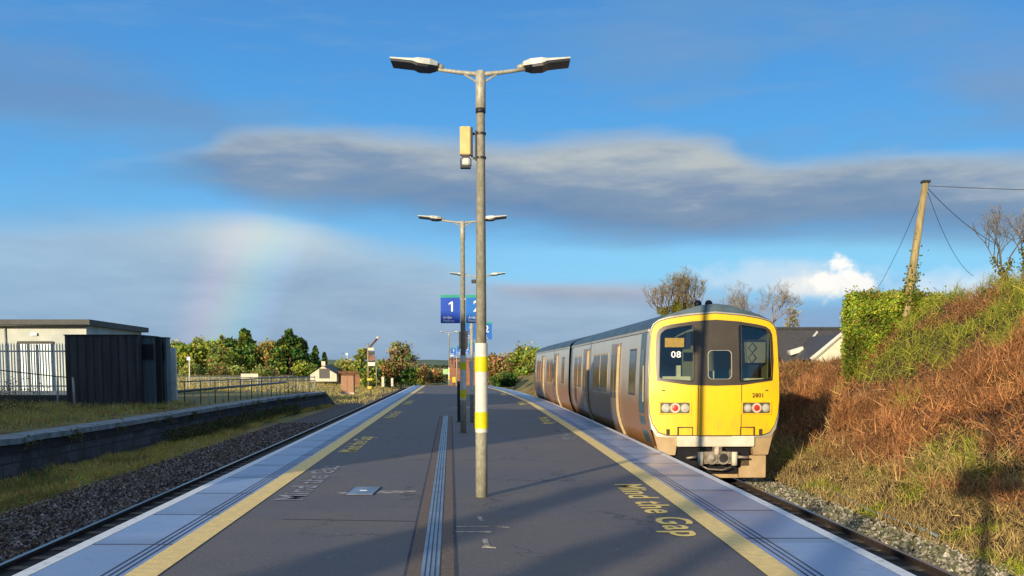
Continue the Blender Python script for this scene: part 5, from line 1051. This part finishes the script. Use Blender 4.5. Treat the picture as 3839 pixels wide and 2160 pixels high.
def curve(src, pts, lo, hi, vlo, vhi):                     # pts: (azimuth deg, value)
    n = t.nodes.new('ShaderNodeFloatCurve'); c_ = n.mapping.curves[0]; P = [((a-lo)/(hi-lo), (v-vlo)/(vhi-vlo)) for a, v in pts]
    while len(c_.points) < len(P): c_.points.new(.5, .5)
    for i, p in enumerate(sorted(P)): c_.points[i].location = (max(0, min(1, p[0])), max(0, min(1, p[1])))
    n.mapping.update(); t.links.new(mth(t, 'DIVIDE', mth(t, 'SUBTRACT', src, lo), hi-lo, clamp=True), n.inputs['Value']); return mth(t, 'ADD', mth(t, 'MULTIPLY', n.outputs[0], vhi-vlo), vlo)
def elc(pts): return curve(az, [(-180, dE(*pts[0]))]+[(dA(x), dE(x, y)) for x, y in pts]+[(180, dE(*pts[-1]))] if False else [(dA(x), dE(x, y)) for x, y in pts], -32, 32, -2, 32)
def opc(pts): return curve(az, [(dA(x), v) for x, v in pts], -32, 32, 0, 1)
def ss(x, a, b_):
    n = t.nodes.new('ShaderNodeMapRange'); n.interpolation_type = 'SMOOTHSTEP'; setin(t, n.inputs[0], x); n.inputs[1].default_value = a; n.inputs[2].default_value = b_; return n.outputs[0]
mul = lambda a, b_: mth(t, 'MULTIPLY', a, b_)
sub = lambda a, b_: mth(t, 'SUBTRACT', a, b_)
add = lambda a, b_: mth(t, 'ADD', a, b_)
n_big = sub(nv(5, 1, 5, 4, 3), .5); n_f = sub(nv(16, 1, 5, 5, 9), .5); n_p = sub(nv(42, 1, 1.4, 4, 2), .5); n_d = nv(38, 1, 3.5, 6, 4, .65); n_s = nv(3.2, 1, 4, 5, 5)
# clear sky: physical sky blended with the deep saturated blue of the photograph
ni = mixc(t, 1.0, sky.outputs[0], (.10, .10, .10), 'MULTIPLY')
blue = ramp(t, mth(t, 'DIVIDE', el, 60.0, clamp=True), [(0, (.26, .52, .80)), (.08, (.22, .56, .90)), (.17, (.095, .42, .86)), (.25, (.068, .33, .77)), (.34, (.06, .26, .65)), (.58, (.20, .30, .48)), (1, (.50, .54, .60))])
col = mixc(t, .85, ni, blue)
def band(col, up, lo, op, su, sl, cb, ct, dn=1.0, midpos=.5, cm=None, strength=1):
    e = add(el, add(mul(n_big, 2.8*dn), add(mul(n_f, 1.1*dn), mul(sub(n_d, .5), .45*dn)))); U, L = elc(up), elc(lo)
    mk = mul(mul(ss(sub(U, e), -su*.3, su), ss(sub(e, L), -sl*.3, sl)), opc(op)); tt = mth(t, 'DIVIDE', sub(e, L), mth(t, 'MAXIMUM', sub(U, L), .3), clamp=True)
    cc = ramp(t, add(tt, add(add(mul(n_f, .6), mul(sub(n_d, .5), .28)), mul(n_big, .8))), [(0, cb), (midpos, cm or tuple((a+b_)/2 for a, b_ in zip(cb, ct))), (1, ct)])
    return mixc(t, mul(mk, strength), col, cc)
# faint high veils
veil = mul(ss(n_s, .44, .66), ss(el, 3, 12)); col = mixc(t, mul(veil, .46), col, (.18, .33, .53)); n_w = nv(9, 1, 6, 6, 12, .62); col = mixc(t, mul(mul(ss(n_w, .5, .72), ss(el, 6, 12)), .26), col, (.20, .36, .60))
col = band(col, [(-200, 60), (200, 90), (500, 210), (640, 330), (800, 380)], [(-200, 330), (200, 350), (420, 345), (640, 400), (800, 410)], [(-200, .8), (300, .7), (560, .8), (700, .3), (790, 0), (2600, 0)], 3.5, 2.2, (.16, .27, .46), (.11, .28, .58), 1)
col = band(col, [(2200, 110), (2575, 90), (2900, 80)], [(2200, 260), (2575, 340), (2900, 340)], [(0, 0), (2150, 0), (2450, .6), (2900, .7)], 2.5, 2.5, (.20, .29, .46), (.22, .33, .52), 1)
# low cloud sheet, left and centre
col = band(col, [(-200, 575), (100, 548), (500, 543), (800, 556), (950, 600), (1150, 640), (1270, 700), (1500, 705), (1750, 720), (2000, 770), (2600, 790)], [(-200, 1000), (2600, 1000)], [(-200, .72), (300, .85), (600, .95), (2100, .9), (2600, .85)], 1.6, 1.0, (.21, .34, .50), (.38, .52, .66), .7, .45, (.30, .42, .57))
# warm light top of the low sheet
col = mixc(t, mul(mul(ss(sub(el, elc([(-200, 640), (500, 640), (900, 640), (2600, 700)])), -1.5, 1.5), ss(sub(elc([(-200, 575), (400, 540), (800, 556), (950, 600), (1300, 640), (2600, 700)]), add(el, mul(n_big, 1.4))), -.3, 1.4)), opc([(-200, 0), (300, .05), (520, .6), (700, .85), (850, .45), (1050, .1), (1300, 0), (2600, 0)])), col, (.58, .66, .68))
# grey-violet streak right of the post
col = band(col, [(1150, 700), (1300, 706), (1500, 706), (1700, 722), (1900, 740)], [(1150, 740), (1300, 765), (1500, 775), (1700, 780), (1900, 780)], [(-200, 0), (1180, 0), (1300, .8), (1550, .8), (1750, .3), (1900, 0), (2600, 0)], .6, .8, (.24, .30, .44), (.50, .50, .56), .35)
# pale cyan gap on the right
col = mixc(t, mul(mul(ss(el, dE(1900, 725), dE(1900, 690)), sub(1.0, ss(el, dE(1900, 640), dE(1900, 590)))), opc([(-200, 0), (1000, .1), (1300, .5), (1900, .75), (2600, .85)])), col, (.27, .64, .92))
# lower right haze
col = mixc(t, mul(sub(1.0, ss(add(el, mul(n_big, 1.2)), dE(1900, 790), dE(1900, 740))), opc([(-200, 0), (1500, 0), (1800, .6), (2300, .6), (2600, .2)])), col, (.20, .33, .55))
# main grey bank
col = band(col, [(150, 425), (290, 415), (420, 410), (520, 385), (600, 340), (700, 328), (900, 332), (1100, 345), (1280, 362), (1480, 345), (1680, 332), (1800, 350), (1900, 398), (2100, 400), (2250, 385), (2450, 385), (2600, 400)],
    [(150, 440), (290, 458), (430, 466), (520, 488), (600, 520), (700, 545), (900, 558), (1200, 592), (1500, 622), (1800, 628), (2000, 616), (2200, 618), (2400, 632), (2600, 640)],
    [(-200, 0), (150, 0), (300, .8), (500, .9), (640, .95), (2600, .95)], 1.1, 1.7, (.13, .25, .44), (.46, .51, .53), .6, .5, (.215, .31, .45))
# white cumulus low on the right
def blob(col, cx, cy, rx, ry, c_, s_, soft=.5, nn=1.4):
    a0, e0 = dA(cx), dE(cx, cy); ra = abs(dA(cx+rx)-a0); re = abs(dE(cx, cy-ry)-e0)
    d = mth(t, 'SQRT', add(mth(t, 'POWER', mth(t, 'DIVIDE', sub(az, a0), ra), 2), mth(t, 'POWER', mth(t, 'DIVIDE', sub(el, e0), re), 2))); d = add(d, mul(n_p, nn))
    return mixc(t, mul(sub(1.0, ss(d, 1-soft, 1+soft)), s_), col, c_)
col = blob(col, 1960, 700, 190, 36, (.62, .74, .84), .75, .6); col = blob(col, 2060, 722, 110, 28, (.85, .85, .82), .8, .5); col = blob(col, 2118, 690, 40, 36, (1.0, .98, .93), 1.0, .45, 4.0); col = blob(col, 2085, 715, 50, 26, (.97, .95, .9), 1.0, .5, 4.0); col = blob(col, 2145, 726, 44, 20, (.95, .93, .9), .9, .5, 3.0)
col = blob(col, 2440, 735, 190, 46, (.74, .84, .92), .7, .6)
# rainbow: 42 degrees from the point opposite the sun
ax = Vector((math.sin(R(24.2))*math.cos(-SE), math.cos(R(24.2))*math.cos(-SE), -math.sin(SE))); vd = t.nodes.new('ShaderNodeVectorMath'); vd.operation = 'DOT_PRODUCT'; t.links.new(D, vd.inputs[0]); vd.inputs[1].default_value = ax
ang = mul(mth(t, 'ARCCOSINE', vd.outputs['Value']), 180/PI); rb = ramp(t, mth(t, 'DIVIDE', sub(ang, 39.0), 5.2, clamp=True), [(0, (0, 0, 0)), (.14, (.03, .06, .11)), (.34, (.05, .14, .10)), (.52, (.14, .15, .06)), (.72, (.17, .07, .06)), (1, (0, 0, 0))])
rb = mixc(t, 1.0, rb, t.nodes.new('ShaderNodeRGB').outputs[0], 'MIX') if False else rb
fade = mul(mul(ss(el, -1, 1.2), sub(1.0, ss(el, 5, 10))), sub(1.0, ss(az, -8, -3)))
mm = t.nodes.new('ShaderNodeMix'); mm.data_type = 'RGBA'; mm.blend_type = 'ADD'; t.links.new(mul(fade, .75), mm.inputs[0]); t.links.new(col, mm.inputs[6]); t.links.new(rb, mm.inputs[7]); col = mm.outputs[2]
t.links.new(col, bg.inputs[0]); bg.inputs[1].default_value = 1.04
